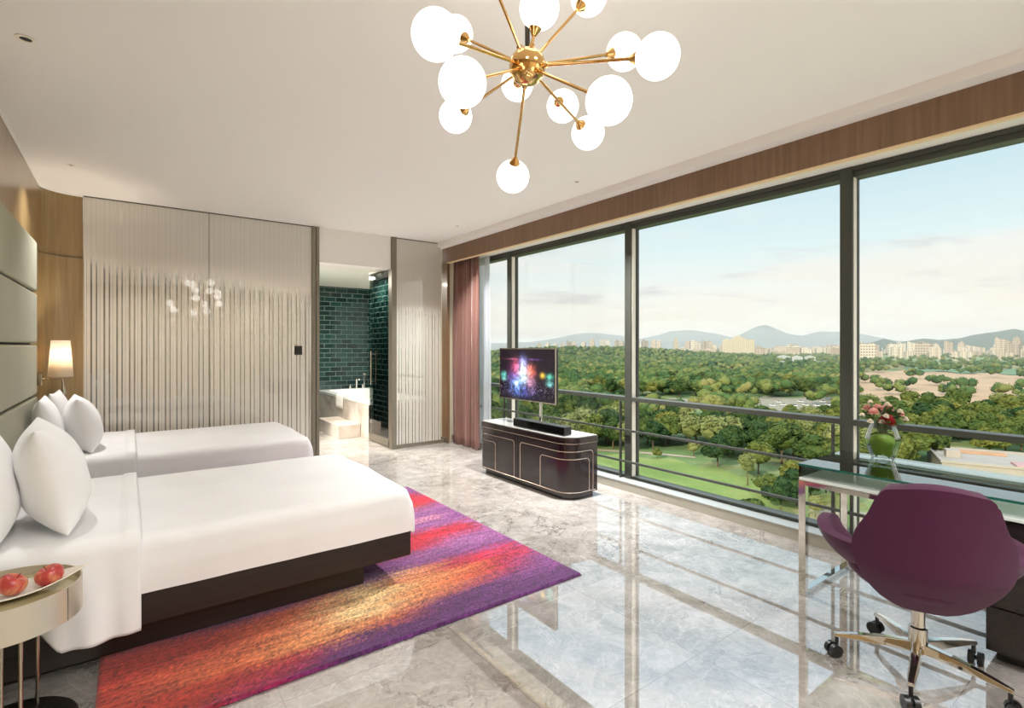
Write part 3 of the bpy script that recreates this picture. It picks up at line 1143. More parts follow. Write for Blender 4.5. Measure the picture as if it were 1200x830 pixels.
tv = thing('television', 'flat television on a thin pole showing a colourful concert', 'television', (3.44, 4.2, 0.58))
MB().box(3.405, 3.44, 3.85, 4.80, 0.842, 1.397).build('housing', M['black'], tv, bevel=0.004)
bz = MB().box(3.399, 3.408, 3.846, 4.804, 1.389, 1.401).box(3.399, 3.408, 3.846, 4.804, 0.838, 0.85).box(3.399, 3.408, 3.846, 3.856, 0.85, 1.389).box(3.399, 3.408, 4.794, 4.804, 0.85, 1.389)
bz.build('bezel', M['satin_steel'], tv)
MB().tube([(3.455, 4.14, 0.588), (3.455, 4.14, 1.2)], 0.017, 14).build('pole', M['chrome'], tv, smooth=True)
MB().box(3.44, 3.47, 4.02, 4.55, 1.0, 1.2).build('bracket', M['black'], tv)
MB().lathe([(0.0, 0.588), (0.08, 0.588), (0.08, 0.58), (0.0, 0.58)], (3.47, 4.14, 0), 24).build('base_plate', M['black'], tv)


def make_screen():
    ny, nz = 150, 88
    y0, y1, z0, z1 = 4.794, 3.856, 0.85, 1.389
    mb = MB().grid(lambda u, v: (3.4035, lerp(y0, y1, u), lerp(z0, z1, v)), ny, nz)
    o = mb.build('screen', M['screen'], tv, smooth=False)
    ca = o.data.color_attributes.new('picture', 'FLOAT_COLOR', 'POINT')
    rs = np.random.RandomState(3)
    U, V = np.meshgrid(np.linspace(0, 1, ny), np.linspace(0, 1, nz))
    img = np.zeros((nz, ny, 3))
    img += np.array([0.012, 0.006, 0.014])
    n = rs.rand(22, 38)

    def up(a):
        yi = np.linspace(0, a.shape[0] - 1.001, nz)
        xi = np.linspace(0, a.shape[1] - 1.001, ny)
        Y0, X0 = yi.astype(int), xi.astype(int)
        fy, fx = (yi - Y0)[:, None], (xi - X0)[None, :]
        return (a[Y0][:, X0] * (1 - fy) * (1 - fx) + a[Y0 + 1][:, X0] * fy * (1 - fx) + a[Y0][:, X0 + 1] * (1 - fy) * fx + a[Y0 + 1][:, X0 + 1] * fy * fx)
    tex = up(n)
    tex2 = up(rs.rand(40, 70))

    def blob(u, v, ru, rv, c, s, rag=0.6):
        g = np.exp(-(((U - u) / ru) ** 2 + ((V - v) / rv) ** 2)) * (1 - rag + rag * 2 * tex * tex2 * 2)
        for k in range(3):
            img[..., k] += g * c[k] * s
    blob(0.44, 0.72, 0.06, 0.12, (0.35, 0.4, 1.0), 1.0)
    blob(0.43, 0.66, 0.025, 0.10, (0.9, 0.9, 1.0), 0.9)
    blob(0.45, 0.50, 0.08, 0.16, (0.6, 1.0, 0.95), 1.1)
    blob(0.31, 0.66, 0.06, 0.12, (0.9, 0.12, 0.25), 0.8)
    blob(0.58, 0.57, 0.07, 0.10, (1.0, 0.22, 0.10), 1.3)
    blob(0.40, 0.55, 0.16, 0.16, (0.7, 0.15, 0.5), 0.45)
    blob(0.33, 0.28, 0.09, 0.13, (0.2, 0.45, 1.0), 1.7)
    blob(0.32, 0.30, 0.03, 0.05, (1.0, 1.0, 1.0), 1.3)
    blob(0.42, 0.18, 0.2, 0.12, (0.08, 0.12, 0.75), 0.7)
    blob(0.58, 0.32, 0.07, 0.14, (0.95, 0.45, 0.65), 0.7)
    blob(0.26, 0.42, 0.1, 0.1, (0.3, 0.15, 0.7), 0.5)
    blob(0.07, 0.46, 0.05, 0.06, (0.2, 0.9, 0.75), 0.9)
    blob(0.08, 0.38, 0.035, 0.03, (0.4, 1.0, 0.9), 0.7)
    blob(0.91, 0.48, 0.05, 0.05, (0.15, 0.8, 0.55), 0.9)
    blob(0.91, 0.35, 0.045, 0.05, (0.3, 0.85, 0.8), 0.9)
    blob(0.79, 0.50, 0.035, 0.045, (1.0, 0.6, 0.05), 1.2, 0.2)
    blob(0.25, 0.80, 0.12, 0.015, (0.6, 0.15, 0.3), 0.5)
    blob(0.62, 0.80, 0.12, 0.015, (0.35, 0.12, 0.6), 0.5)
    # heads and arms of the crowd along the bottom
    crowd = np.zeros((nz, ny))
    for k in range(130):
        u, v = rs.rand(), rs.rand() * 0.24
        crowd = np.maximum(crowd, ((U - u) ** 2 / 0.013 ** 2 + (V - v) ** 2 / 0.032 ** 2 < 1) * (0.4 + 0.6 * rs.rand()))
    m = np.clip((0.34 - V) / 0.1, 0, 1)
    img *= (1 - 0.75 * m * (1 - crowd))[..., None]
    sp = (rs.rand(nz, ny) > 0.93) * np.exp(-((V - 0.2) / 0.13) ** 2)
    img += sp[..., None] * np.array([0.5, 0.4, 0.6])
    a = np.ones((nz * ny, 4), dtype=np.float32)
    a[:, :3] = np.clip(img, 0, 1.4).reshape(-1, 3)
    ca.data.foreach_set('color', a.ravel())
    return o


make_screen()

# ------------------------------------------------------------------ chandelier
CD = 1.75
HX, HYW = at(618, CD)
HZ = CAM_H + (HORIZON - 78) / FPX * CD
HUB = Vector((HX, HYW, HZ))
LARM, GR = 0.25 * CD, 0.0375 * CD
ch = thing('chandelier', 'gold sputnik chandelier with glowing white globes on radiating arms', 'chandelier', (HX, HYW, H))
MB().lathe([(0.0, H - 0.002), (0.075, H - 0.002), (0.075, H - 0.025), (0.03, H - 0.03), (0.0, H - 0.03)], (HX, HYW, 0), 32).build('ceiling_rose', M['dark_metal'], ch, smooth=True)
MB().tube([(HX, HYW, H - 0.03), (HX, HYW, HZ + 0.06)], 0.0085, 12).build('stem', M['dark_metal'], ch, smooth=True)
MB().ball(HUB, 0.062, 4).build('hub', M['gold'], ch, smooth=True)
globes = [(510.5, 41, -1), (534, 40, 1), (542, 97, -1), (534, 136, 1), (606, 99, 1), (632, 10, 0), (690, -4, 1), (572, -34, 0), (731.5, 61, 1), (770.5, 66.5, -1), (659.5, 124.5, 1), (713.5, 118.5, -1), (689, 156, 1), (601, 207, 1)]
for px, py, sgn in globes:
    dv = Vector((SY + (px - 600) / FPX * CY, CY - (px - 600) / FPX * SY, (HORIZON - py) / FPX))
    o0 = Vector((0, 0, CAM_H)) - HUB
    A, B, C_ = dv.dot(dv), 2 * dv.dot(o0), o0.dot(o0) - LARM ** 2
    disc = B * B - 4 * A * C_
    if sgn == 0:
        dd = CD * 0.985
    elif disc <= 0:
        dd = -B / (2 * A)
    else:
        dd = (-B + sgn * math.sqrt(disc)) / (2 * A)
    G = Vector((0, 0, CAM_H)) + dv * dd
    G.z = min(G.z, H - GR - 0.03)
    u = (G - HUB).normalized()
    L = (G - HUB).length
    am = MB().tube([HUB + u * 0.055, HUB + u * (L - GR * 0.95)], 0.0052, 10).build('arm', M['gold'], ch, smooth=True)
    cp = MB().tube([HUB + u * (L - GR * 1.32), HUB + u * (L - GR * 1.16), HUB + u * (L - GR * 0.98), HUB + u * (L - GR * 0.86)], [0.008, 0.014, 0.021, 0.024], 16).build('cap', M['gold'], am, smooth=True)
    cl = MB().tube([HUB + u * 0.055, HUB + u * 0.072], 0.010, 12).build('socket', M['gold'], am, smooth=True)
    MB().ball(G, GR, 4).build('globe', M['globe'], am, smooth=True)

# ------------------------------------------------------------------ side table, tray, apples
TX, TY = -0.36, 2.60
tbl = thing('side_table', 'round champagne side table with a drum top on thin steel posts', 'side table', (TX, TY, 0))
MB().lathe([(0.214, 0.50), (0.216, 0.54), (0.222, 0.54), (0.223, 0.42), (0.217, 0.42), (0.214, 0.50)], (TX, TY, 0), 72).build('drum', M['champagne'], tbl, smooth=True)
MB().lathe([(0.0, 0.498), (0.2138, 0.498), (0.2138, 0.51), (0.0, 0.51)], (TX, TY, 0), 72).build('table_top', M['table_top'], tbl, smooth=True)
for k, a in enumerate((62, -67, -84, 175)):
    MB().tube([(TX + 0.165 * math.cos(R(a)), TY + 0.165 * math.sin(R(a)), 0.012), (TX + 0.165 * math.cos(R(a)), TY + 0.165 * math.sin(R(a)), 0.499)], 0.006, 10).build('post', M['satin_steel'], tbl, smooth=True)
a = R(-33)
MB().tube([(TX + 0.2232 * math.cos(a), TY + 0.2232 * math.sin(a), 0.42), (TX + 0.2232 * math.cos(a), TY + 0.2232 * math.sin(a), 0.54)], 0.0012, 6).build('seam', M['groove'], tbl)
MB().lathe([(0.0, 0.0), (0.21, 0.0), (0.21, 0.012), (0.205, 0.016), (0.0, 0.016)], (TX, TY, 0), 64).build('base', M['dark_metal'], tbl, smooth=True)

tr = MB()


def tray(u, v):
    a, b = u * 2 - 1, v * 2 - 1
    w = 0.085 * max(0.03, (1 - abs(a) ** 2.4))
    x, y = a * 0.235, b * w
    z = 0.513 + 0.062 * abs(a) ** 2.2 + 0.020 * (b * b) * (1 - abs(a) ** 3)
    return (TX + x * math.cos(0.05) - y * math.sin(0.05) + 0.005, TY - 0.01 + x * math.sin(0.05) + y * math.cos(0.05), z)


tr.grid(tray, 40, 16)
tr = tr.build('fruit_tray', M['tray'], None, smooth=True, solid=0.004, angle=0)
tag(tr, 'boat shaped pale tray holding two apples on the side table', 'tray')


def apple_mat():
    t = NT('apple_skin')
    v = t.coords()
    nz = t.noise(t.coords(scale=(1, 1, 0.35)), 38, 4, 0.7)
    nz2 = t.noise(v, 9, 2)
    f = t.math('ADD', t.math('MULTIPLY', nz, 0.55), t.math('MULTIPLY', nz2, 0.5))
    p = t.pbsdf(Roughness=0.28)
    t.set(p, 'Base Color', t.ramp(t.mapr(f, 0.33, 0.72), [(0, lin((150, 30, 38))), (0.4, lin((190, 72, 66))), (0.7, lin((214, 132, 100))), (1, lin((228, 190, 124)))]))
    return t.out(p.outputs[0])


M['apple'] = apple_mat()
M['stalk'] = pbr('apple_stalk', (92, 66, 40), 0.8)


def make_apple(loc, rot, label):
    t = thing('apple', label, 'apple', loc, rot, 'apples on the tray')
    prof = []
    for k in range(25):
        a = PI * k / 24
        r = 0.043 * math.sin(a) ** 0.85 * (1 + 0.10 * math.cos(a))
        z = 0.037 * math.cos(a) * (1 - 0.42 * math.exp(-(math.sin(a) / 0.35) ** 2))
        prof.append((max(r, 0.0004), z))
    MB().lathe(prof, n=28).build('body', M['apple'], t, smooth=True, local=True, angle=0)
    MB().tube([(0, 0, 0.018), (0.002, 0, 0.03), (0.005, 0.001, 0.042)], [0.0014, 0.0012, 0.0018], 6).build('stalk', M['stalk'], t, local=True)
    return t


make_apple((-0.335, 2.585, 0.556), (R(25), R(18), 1), 'apple on the tray at the very edge of the picture, left of the other')
make_apple((-0.232, 2.585, 0.563), (R(-18), R(10), 2.3), 'red apple nearer the pointed tip of the tray')

# ------------------------------------------------------------------ desk
DX0, DX1, DY0, DY1 = 3.085, 3.70, -0.35, 1.40
M['desk_glass'] = pbr('desk_glass_sheet', (226, 240, 234), 0.0, trans=1.0, ior=1.5)
M['glass_edge'] = pbr('green_glass_edge', (36, 92, 78), 0.1)
dk = thing('desk', 'glass topped desk with a white glass shelf on chrome legs by the window', 'desk', (3.4, 0.5, 0))
MB().box(DX0, DX1, DY0, DY1, 0.738, 0.75).build('desk_top', thin_glass('desk_top_glass', (0.86, 0.94, 0.91, 1), 1.75, 1.6), dk)
e = 0.0012
MB().box(DX0 - e, DX0, DY0, DY1, 0.7385, 0.7495).box(DX0, DX1, DY1, DY1 + e, 0.7385, 0.7495).build('glass_edge', M['glass_edge'], dk)
MB().box(DX0 + 0.008, DX1 - 0.008, DY1 - 0.010, DY1 - 0.002, 0.672, 0.738).build('side_pane', thin_glass('side_pane_glass', (0.72, 0.88, 0.82, 1), 1.5, 1.2), dk)
MB().box(DX0 + 0.004, DX1 - 0.004, DY0, DY1 - 0.004, 0.656, 0.672).build('shelf', M['white_glass'], dk, bevel=0.002)
fr = MB()
for x in (DX0 + 0.002, DX1 - 0.040):
    fr.box(x, x + 0.038, DY1 - 0.040, DY1 - 0.002, 0.0, 0.655)
fr.box(DX0 + 0.04, DX1 - 0.04, DY1 - 0.040, DY1 - 0.002, 0.0, 0.028)
fr.build('leg', M['chrome'], dk, bevel=0.002)
MB().box(DX0 + 0.002, DX0 + 0.040, 0.62, DY1 - 0.041, 0.628, 0.655).box(DX1 - 0.040, DX1 - 0.002, 0.62, DY1 - 0.041, 0.628, 0.655).box(DX0 + 0.042, DX1 - 0.042, DY1 - 0.040, DY1 - 0.002, 0.628, 0.655).build('top_rail', M['chrome'], dk, bevel=0.002)
pd = MB().box(3.13, 3.66, DY0, 0.60, 0.045, 0.655).build('pedestal', M['pedestal'], dk, bevel=0.003)
for z0, z1 in ((0.06, 0.25), (0.256, 0.45), (0.456, 0.645)):
    MB().box(3.112, 3.13, DY0 + 0.01, 0.595, z0, z1).build('drawer', M['pedestal'], pd, bevel=0.002)
MB().box(3.17, 3.62, DY0, 0.57, 0.0, 0.045).build('plinth', M['black'], dk)

# ------------------------------------------------------------------ vase and flowers
VX, VY, VZ = 3.60, 1.15, 0.751
M['vase'] = pbr('clear_vase_glass', (245, 250, 246), 0.0, trans=1.0, ior=1.45)
vs = thing('vase', 'faceted clear glass vase lined with green leaves on the desk', 'vase', (VX, VY, VZ))
prof = [(0.0, 0.0), (0.055, 0.0), (0.06, 0.004), (0.092, 0.115), (0.075, 0.175), (0.058, 0.215), (0.054, 0.215), (0.071, 0.173), (0.087, 0.115), (0.056, 0.012), (0.0, 0.012)]
MB().lathe(prof, (VX, VY, VZ), 8, phase=0.3).build('glass_body', thin_glass('vase_glass', (0.97, 0.985, 0.97, 1), 1.45, 0.8), vs)


def leafwrap(u, v):
    a = u * 2 * PI * 1.15
    r = lerp(0.036, 0.079, min(1, v * 1.35)) * (1 - 0.10 * max(0, v - 0.75) * 4) * (0.9 + 0.08 * math.sin(a * 3 + v * 5))
    z = 0.020 + 0.125 * v + 0.012 * math.sin(a * 2.0 + 1)
    return (VX + r * math.cos(a), VY + r * math.sin(a), VZ + z)


MB().grid(leafwrap, 40, 14).build('leaf_lining', M['leaf_vase'], vs, smooth=True, solid=0.002, angle=0)


def make_rose(c, r, mat, label, group=None, name='rose', seed=0):
    rn = random.Random(seed)
    t = thing(name, label, 'flower', c, (rn.uniform(-0.3, 0.3), rn.uniform(-0.3, 0.3), rn.uniform(0, 6)), group)
    b = MB()
    for ring, (n, rad, tilt, h) in enumerate(((3, 0.25, 0.15, 0.55), (4, 0.5, 0.4, 0.45), (5, 0.75, 0.7, 0.25), (6, 0.95, 1.05, 0.0))):
        for k in range(n):
            a = 2 * PI * k / n + ring * 0.6

            def pet(u, v, a=a, rad=rad, tilt=tilt, h=h):
                w = (u - 0.5) * 2
                ww = 0.62 * math.sin(PI * min(0.98, 0.25 + v * 0.62)) * r
                rr = (0.12 + (rad - 0.12) * v ** 0.8) * r * (1 - 0.16 * w * w)
                z = (h * v + 0.42 * v * (1.1 - tilt) - 0.45) * r - 0.05 * r * (v > 0.9)
                return (rr * math.cos(a) - w * ww * math.sin(a), rr * math.sin(a) + w * ww * math.cos(a), z)
            b.grid(pet, 7, 6)
    b.build('bloom', mat, t, local=True, smooth=True, angle=0)
    MB().tube([(0, 0, -0.3 * r), (0, 0, -1.3 * r)], 0.003, 6).build('flower_stem', M['leaf'], t, local=True)
    return t


FC = Vector((VX, VY, VZ + 0.235))
# directions as seen from the room side
toL = Vector((-CY, SY, 0))
toF = Vector((-SY, -CY, 0))


def fp(l, f, z):
    return FC + toL * l + toF * f + Vector((0, 0, z))


make_rose(fp(0.012, 0.06, 0.01), 0.060, M['flower_red'], 'large deep red bloom at the front of the bouquet', name='rose', seed=1)
pk = [(0.075, 0.03, 0.055), (0.03, 0.0, 0.075), (-0.03, 0.01, 0.075), (-0.085, 0.02, 0.045), (0.045, -0.06, 0.065), (-0.05, -0.06, 0.06)]
for k, q in enumerate(pk):
    make_rose(fp(*q), 0.036, M['flower_pink'], 'soft pink bloom in the vase bouquet', 'pink blooms in the bouquet', 'carnation', 10 + k)
wh = [(0.055, 0.07, 0.0), (0.035, 0.08, 0.035), (0.10, 0.04, 0.0), (0.0, 0.04, 0.10), (-0.06, 0.06, 0.06), (-0.115, 0.03, 0.01), (0.12, 0.0, 0.03), (0.06, -0.02, 0.105), (-0.02, -0.03, 0.115)]
for k, q in enumerate(wh):
    make_rose(fp(*q), 0.02, M['flower_white'], 'small cream filler bloom in the vase bouquet', 'cream blooms in the bouquet', 'spray_blossom', 30 + k)
gl = MB()
rn = random.Random(5)
for k in range(80):
    a, el = rn.uniform(0, 2 * PI), rn.uniform(-0.5, 1.0)
    d = Vector((math.cos(a) * math.cos(el), math.sin(a) * math.cos(el), math.sin(el)))
    p0 = FC + Vector((d.x * 0.055, d.y * 0.055, 0.01 + d.z * 0.035))
    p1 = p0 + d * rn.uniform(0.035, 0.075)
    s = d.cross(Vector((rn.uniform(-1, 1), rn.uniform(-1, 1), 1))).normalized() * 0.014
    m = (p0 + p1) / 2
    gl.add([p0, m + s, p1, m - s], [(0, 1, 2, 3)])
for k in range(10):
    a = 2 * PI * k / 10
    gl.tube([(VX + 0.035 * math.cos(a), VY + 0.035 * math.sin(a), VZ + 0.245), (VX + 0.02 * math.cos(a + 2), VY + 0.02 * math.sin(a + 2), VZ + 0.05)], 0.003, 5)
gl = gl.build('bouquet_foliage', M['leaf'], None)
tag(gl, 'green leaves and stems of the bouquet standing in the vase', 'foliage', kind='stuff')

# ------------------------------------------------------------------ office chair (local: +x forward, +y its left)
CHAIR_YAW = 25
oc = thing('office_chair', 'purple upholstered office chair on a five star chrome base at the desk', 'office chair', (2.76, 0.75, 0), (0, 0, R(CHAIR_YAW)))
MB().tube([(0, 0, 0.10), (0, 0, 0.125), (0, 0, 0.20), (0, 0, 0.205), (0, 0, 0.36)], [0.034, 0.036, 0.034, 0.025, 0.025], 20).build('gas_column', M['chrome'], oc, local=True, smooth=True)
MB().tube([(0.03, -0.03, 0.335), (0.05, -0.24, 0.33)], [0.006, 0.008], 8).build('lever', M['black'], oc, local=True)
MB().box(-0.10, 0.12, -0.09, 0.09, 0.335, 0.372).build('seat_mechanism', M['dark_metal'], oc, local=True, bevel=0.008)
for k in range(5):
    a = R(47 + 72 * k - CHAIR_YAW)
    c, s_ = math.cos(a), math.sin(a)

    def P(r, w, z):
        return (r * c - w * s_, r * s_ + w * c, z)
    secs = [(0.02, 0.024, 0.098, 0.140), (0.12, 0.022, 0.100, 0.135), (0.22, 0.018, 0.098, 0.122), (0.295, 0.014, 0.092, 0.108), (0.312, 0.012, 0.090, 0.104)]
    lg = loft(MB(), [[P(r, -w, z0), P(r, w, z0), P(r, w * 0.7, z1), P(r, -w * 0.7, z1)] for r, w, z0, z1 in secs], True, True).build('base_leg', M['chrome'], oc, local=True, bevel=0.003)
    cs = MB()
    for sgn in (-1, 1):
        q = [P(0.30, 0.0, 0.03)]
        axis = Vector((math.cos(a + PI / 2 + 0.5), math.sin(a + PI / 2 + 0.5), 0))
        ctr = Vector(P(0.315, 0, 0.028))
        cs.tube([ctr + axis * sgn * 0.006, ctr + axis * sgn * 0.026], 0.028, 20)
    cs.tube([P(0.302, 0, 0.050), P(0.302, 0, 0.092)], 0.008, 10)
    cs.tube([ctr - axis * 0.026, ctr + axis * 0.026], 0.010, 10)
    cs.build('caster', M['black'], lg, local=True, smooth=True)


def half_w(v):
    return interp(v, [(0, 0.07), (0.03, 0.115), (0.08, 0.155), (0.15, 0.190), (0.25, 0.226), (0.38, 0.258), (0.5, 0.262), (0.6, 0.250), (0.75, 0.213), (0.88, 0.190), (0.94, 0.178), (0.97, 0.164), (0.99, 0.138), (1.0, 0.085)])


def back(u, v):
    a = u * 2 - 1
    w = half_w(v) * 0.94
    z = lerp(0.345, 0.885, v) - 0.008 * a * a * (v > 0.9)
    y = a * w
    x = -0.245 - 0.085 * v + 0.17 * max(0, 0.34 - v) ** 1.3 * 3.0
    x += 0.10 * (a * a) * (w / 0.242) ** 2 * (1 - 0.35 * v)
    return (x, y, z)


bk = MB().grid(back, 33, 40).build('backrest', M['chair_fabric'], oc, local=True, smooth=True, angle=0)
md = bk.modifiers.new('solid', 'SOLIDIFY')
md.thickness = 0.062
md.offset = 0
md = bk.modifiers.new('bev', 'BEVEL')
md.width = 0.024
md.segments = 4
md.limit_method = 'ANGLE'
md.angle_limit = R(50)


def shell(u, v):
    th = lerp(-128, 128, u)
    a = R(180 + th)
    t = abs(th) / 128
    top = interp(t, [(0, 0.585), (0.45, 0.575), (0.6, 0.575), (0.75, 0.592), (0.9, 0.60), (0.96, 0.585), (1, 0.54)])
    bot = interp(t, [(0, 0.43), (0.45, 0.42), (0.65, 0.39), (1, 0.40)])
    z = lerp(bot, top, v)
    k = lerp(0.42, 1.0, math.sin(v * PI / 2) ** 0.9) * lerp(0.84, 1.02, min(1, max(0, t - 0.2) / 0.55))
    flare = 1 + 0.05 * v * t
    z += 0.012 * max(0, 0.5 - t) * (1 - v)
    return (0.285 * k * math.cos(a) * flare + 0.05 * t * t, 0.338 * k * math.sin(a) * flare, z)


shl = MB().grid(shell, 61, 18).build('arm_shell', M['chair_fabric'], oc, local=True, smooth=True, angle=0)
md = shl.modifiers.new('solid', 'SOLIDIFY')
md.thickness = 0.045
md.offset = 0
md = shl.modifiers.new('bev', 'BEVEL')
md.width = 0.018
md.segments = 4
md.limit_method = 'ANGLE'
md.angle_limit = R(50)
MB().lathe([(0.0, 0.375), (0.20, 0.375), (0.225, 0.39), (0.255, 0.42), (0.26, 0.45), (0.245, 0.475), (0.20, 0.485), (0.0, 0.49)], (0.02, 0, 0), 40, sx=1.02, sy=1.0).build('seat', M['chair_fabric'], oc, local=True, smooth=True, angle=0)

# ------------------------------------------------------------------ small ceiling fittings
def spot(x, y, z, label, r=0.035):
    t = thing('ceiling_spot', label, 'downlight', (x, y, z))
    MB().lathe([(r, z - 0.001), (r, z - 0.005), (r * 0.62, z - 0.006), (r * 0.6, z - 0.001)], (x, y, 0), 28).build('ring', M['alu_light'], t, smooth=True)
    MB().lathe([(0.0, z - 0.002), (r * 0.6, z - 0.002)], (x, y, 0), 28).build('lens', M['gasket'], t)
    return t


spot(-0.399, 3.457, H, 'round recessed ceiling fitting nearest the picture edge over the nearer bed', 0.04)
spot(-0.375, 5.635, H, 'small dark ceiling fitting over the farther bed near the rounded corner', 0.025)
spot(3.308, 3.449, H, 'small ceiling fitting above the window side, right of the chandelier', 0.025)
spot(3.325, 5.615, H, 'small ceiling fitting near the curtain and narrow glass panel', 0.025)

# ================================================================== OUTSIDE
GZ = -45.0


def dy(y):
    """distance at which level ground shows on picture row y"""
    return FPX * (CAM_H - GZ) / (y - HORIZON)


KNOLLS = [(at(685, 1600), 26, 330), (at(600, 1400), 10, 300), (at(770, 1800), 12, 300)]


def gz(x, y):
    d = x * SY + y * CY
    z = GZ + 4 * max(0, min(1, (d - 1500) / 2000))
    for (cx, cy), hh, rr in KNOLLS:
        q = ((x - cx) ** 2 + (y - cy) ** 2) / rr ** 2
        if q < 6:
            z += hh * math.exp(-q)
    return z


def leaf_mat(name, cols, rnd_w=0.6, rough=0.75):
    t = NT(name)
    oi = t.n('ShaderNodeObjectInfo')
    nz = t.noise(t.coords(), 5.0, 4, 0.65)
    f = t.math('ADD', t.math('MULTIPLY', oi.outputs['Random'], rnd_w), t.math('MULTIPLY', t.mapr(nz, 0.3, 0.7), 1 - rnd_w))
    n = len(cols)
    c = t.ramp(f, [(i / (n - 1), lin(q)) for i, q in enumerate(cols)])
    p = t.pbsdf(Roughness=rough)
    t.set(p, 'Base Color', c)
    p.inputs['Specular IOR Level'].default_value = 0.2
    tl = t.n('ShaderNodeBsdfTranslucent')
    t.link(c, tl.inputs[0])
    mx = t.n('ShaderNodeMixShader', in_0=0.25)
    t.link(p.outputs[0], mx.inputs[1])
    t.link(tl.outputs[0], mx.inputs[2])
    return t.out(mx.outputs[0])


M['leaves'] = leaf_mat('tree_leaves', [(34, 58, 34), (50, 76, 40), (76, 96, 46), (108, 116, 54), (140, 132, 66)], 0.62)
M['leaves_pale'] = leaf_mat('pale_leaves', [(110, 122, 70), (146, 148, 94)], 0.4)


def stuff_leaf(name, cols, scale):
    t = NT(name)
    v = t.coords()
    vor = t.n('ShaderNodeTexVoronoi')
    t.link(v, vor.inputs['Vector'])
    vor.inputs['Scale'].default_value = scale
    sp = t.n('ShaderNodeSeparateColor')
    t.link(vor.outputs['Color'], sp.inputs[0])
    nz = t.noise(v, scale * 0.12, 3)
    f = t.math('ADD', t.math('MULTIPLY', sp.outputs[0], 0.55), t.math('MULTIPLY', t.mapr(nz, 0.3, 0.7), 0.45))
    n = len(cols)
    p = t.pbsdf(Roughness=0.85)
    t.set(p, 'Base Color', t.ramp(f, [(i / (n - 1), lin(q)) for i, q in enumerate(cols)]))
    p.inputs['Specular IOR Level'].default_value = 0.1
    return t.out(p.outputs[0])


M['forest'] = stuff_leaf('distant_forest', [(36, 62, 42), (52, 80, 48), (76, 98, 54), (108, 116, 64), (134, 126, 80)], 0.09)


def ground_mat():
    t = NT('outside_ground')
    v = t.coords()
    n1 = t.noise(v, 0.012, 5, 0.6)
    n2 = t.noise(v, 0.2, 4, 0.6)
    f = t.math('ADD', t.math('MULTIPLY', n1, 0.7), t.math('MULTIPLY', n2, 0.3))
    p = t.pbsdf(Roughness=0.95)
    t.set(p, 'Base Color', t.ramp(t.mapr(f, 0.3, 0.7), [(0, lin((74, 100, 56))), (0.5, lin((104, 128, 72))), (0.8, lin((150, 146, 104))), (1, lin((186, 166, 132)))]))
    return t.out(p.outputs[0])


def lawn_mat():
    t = NT('mown_lawn')
    v = t.coords()
    n1 = t.noise(v, 0.03, 4, 0.6)
    n2 = t.noise(v, 0.7, 4, 0.7)
    f = t.math('ADD', t.math('MULTIPLY', n1, 0.65), t.math('MULTIPLY', n2, 0.35))
    p = t.pbsdf(Roughness=0.95)
    t.set(p, 'Base Color', t.ramp(t.mapr(f, 0.33, 0.66), [(0, lin((98, 122, 56))), (0.5, lin((118, 138, 66))), (1, lin((148, 152, 88)))]))
    return t.out(p.outputs[0])


M['ground'] = ground_mat()
M['lawn'] = lawn_mat()
M['earth'] = pbr('bare_red_earth', (176, 146, 114), 0.95, var=0.14, vscale=0.03)
M['path'] = pbr('pale_sandy_path', (170, 154, 130), 0.95, var=0.06, vscale=0.2)
M['meadow'] = pbr('dry_meadow', (132, 126, 78), 0.95, var=0.2, vscale=0.02)
M['asphalt'] = pbr('car_park', (142, 134, 116), 0.95, var=0.12, vscale=0.15)
M['site_green'] = pbr('green_site_netting', (98, 128, 92), 0.9, var=0.08, vscale=0.03)
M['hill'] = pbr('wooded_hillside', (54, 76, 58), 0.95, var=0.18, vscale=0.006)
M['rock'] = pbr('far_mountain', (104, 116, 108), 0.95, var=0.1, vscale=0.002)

g = MB()
NA, NR = 130, 110


def terrain(u, v):
    a = R(lerp(-52, 78, u))
    d = 40 * (11000 / 40) ** v
    ang = YAW + a
    x, y = d * math.sin(ang), d * math.cos(ang)
    return (x, y, gz(x, y))


g.grid(terrain, NA, NR)
struct('ground', g, M['ground'], 'land outside', smooth=True, angle=0)


def patch(name, rows, mat, lift, label, nu=40, nv=10, wob=0.0, kind='structure'):
    """ground patch; rows = (picture column, near distance, far distance)"""
    def f(u, v):
        px = lerp(rows[0][0], rows[-1][0], u)
        n = interp(px, [(r[0], r[1]) for r in rows])
        fa = interp(px, [(r[0], r[2]) for r in rows])
        d = lerp(n, fa, v)
        d += wob * math.sin(px * 0.11 + v * 3) * (d / 200)
        x, y = at(px, d)
        return (x, y, gz(x, y) + lift)
    o = MB().grid(f, nu, nv).build(name, mat, None, smooth=True, angle=0)
    o['kind'] = kind
    o['label'] = label
    return o


patch('lawn', [(520, 100, 235), (600, 100, 232), (650, 100, 226), (750, 105, 218), (800, 112, 208), (850, 126, 190), (900, 138, 180), (950, 150, 166), (975, 154, 158)], M['lawn'], 0.12, 'bright mown lawn among the trees', wob=3)
patch('ground_path', [(915, 118, 128), (935, 120, 146), (985, 112, 148), (1030, 100, 140)], M['path'], 0.14, 'pale sandy path below the window', wob=1.5)
patch('ground_parking', [(700, 400, 450), (760, 372, 450), (860, 372, 470), (1000, 350, 470), (1060, 360, 440)], M['asphalt'], 0.2, 'pale car park in the woods', wob=5)
patch('ground_earth', [(985, 600, 900), (1010, 440, 1000), (1100, 400, 980), (1180, 380, 900), (1300, 370, 880)], M['earth'], 0.5, 'bare reddish building ground', wob=10)
patch('ground_netting', [(1060, 930, 1130), (1120, 900, 1060), (1200, 840, 990), (1300, 820, 960)], M['site_green'], 1.2, 'green covered slope by the bare ground', wob=8)
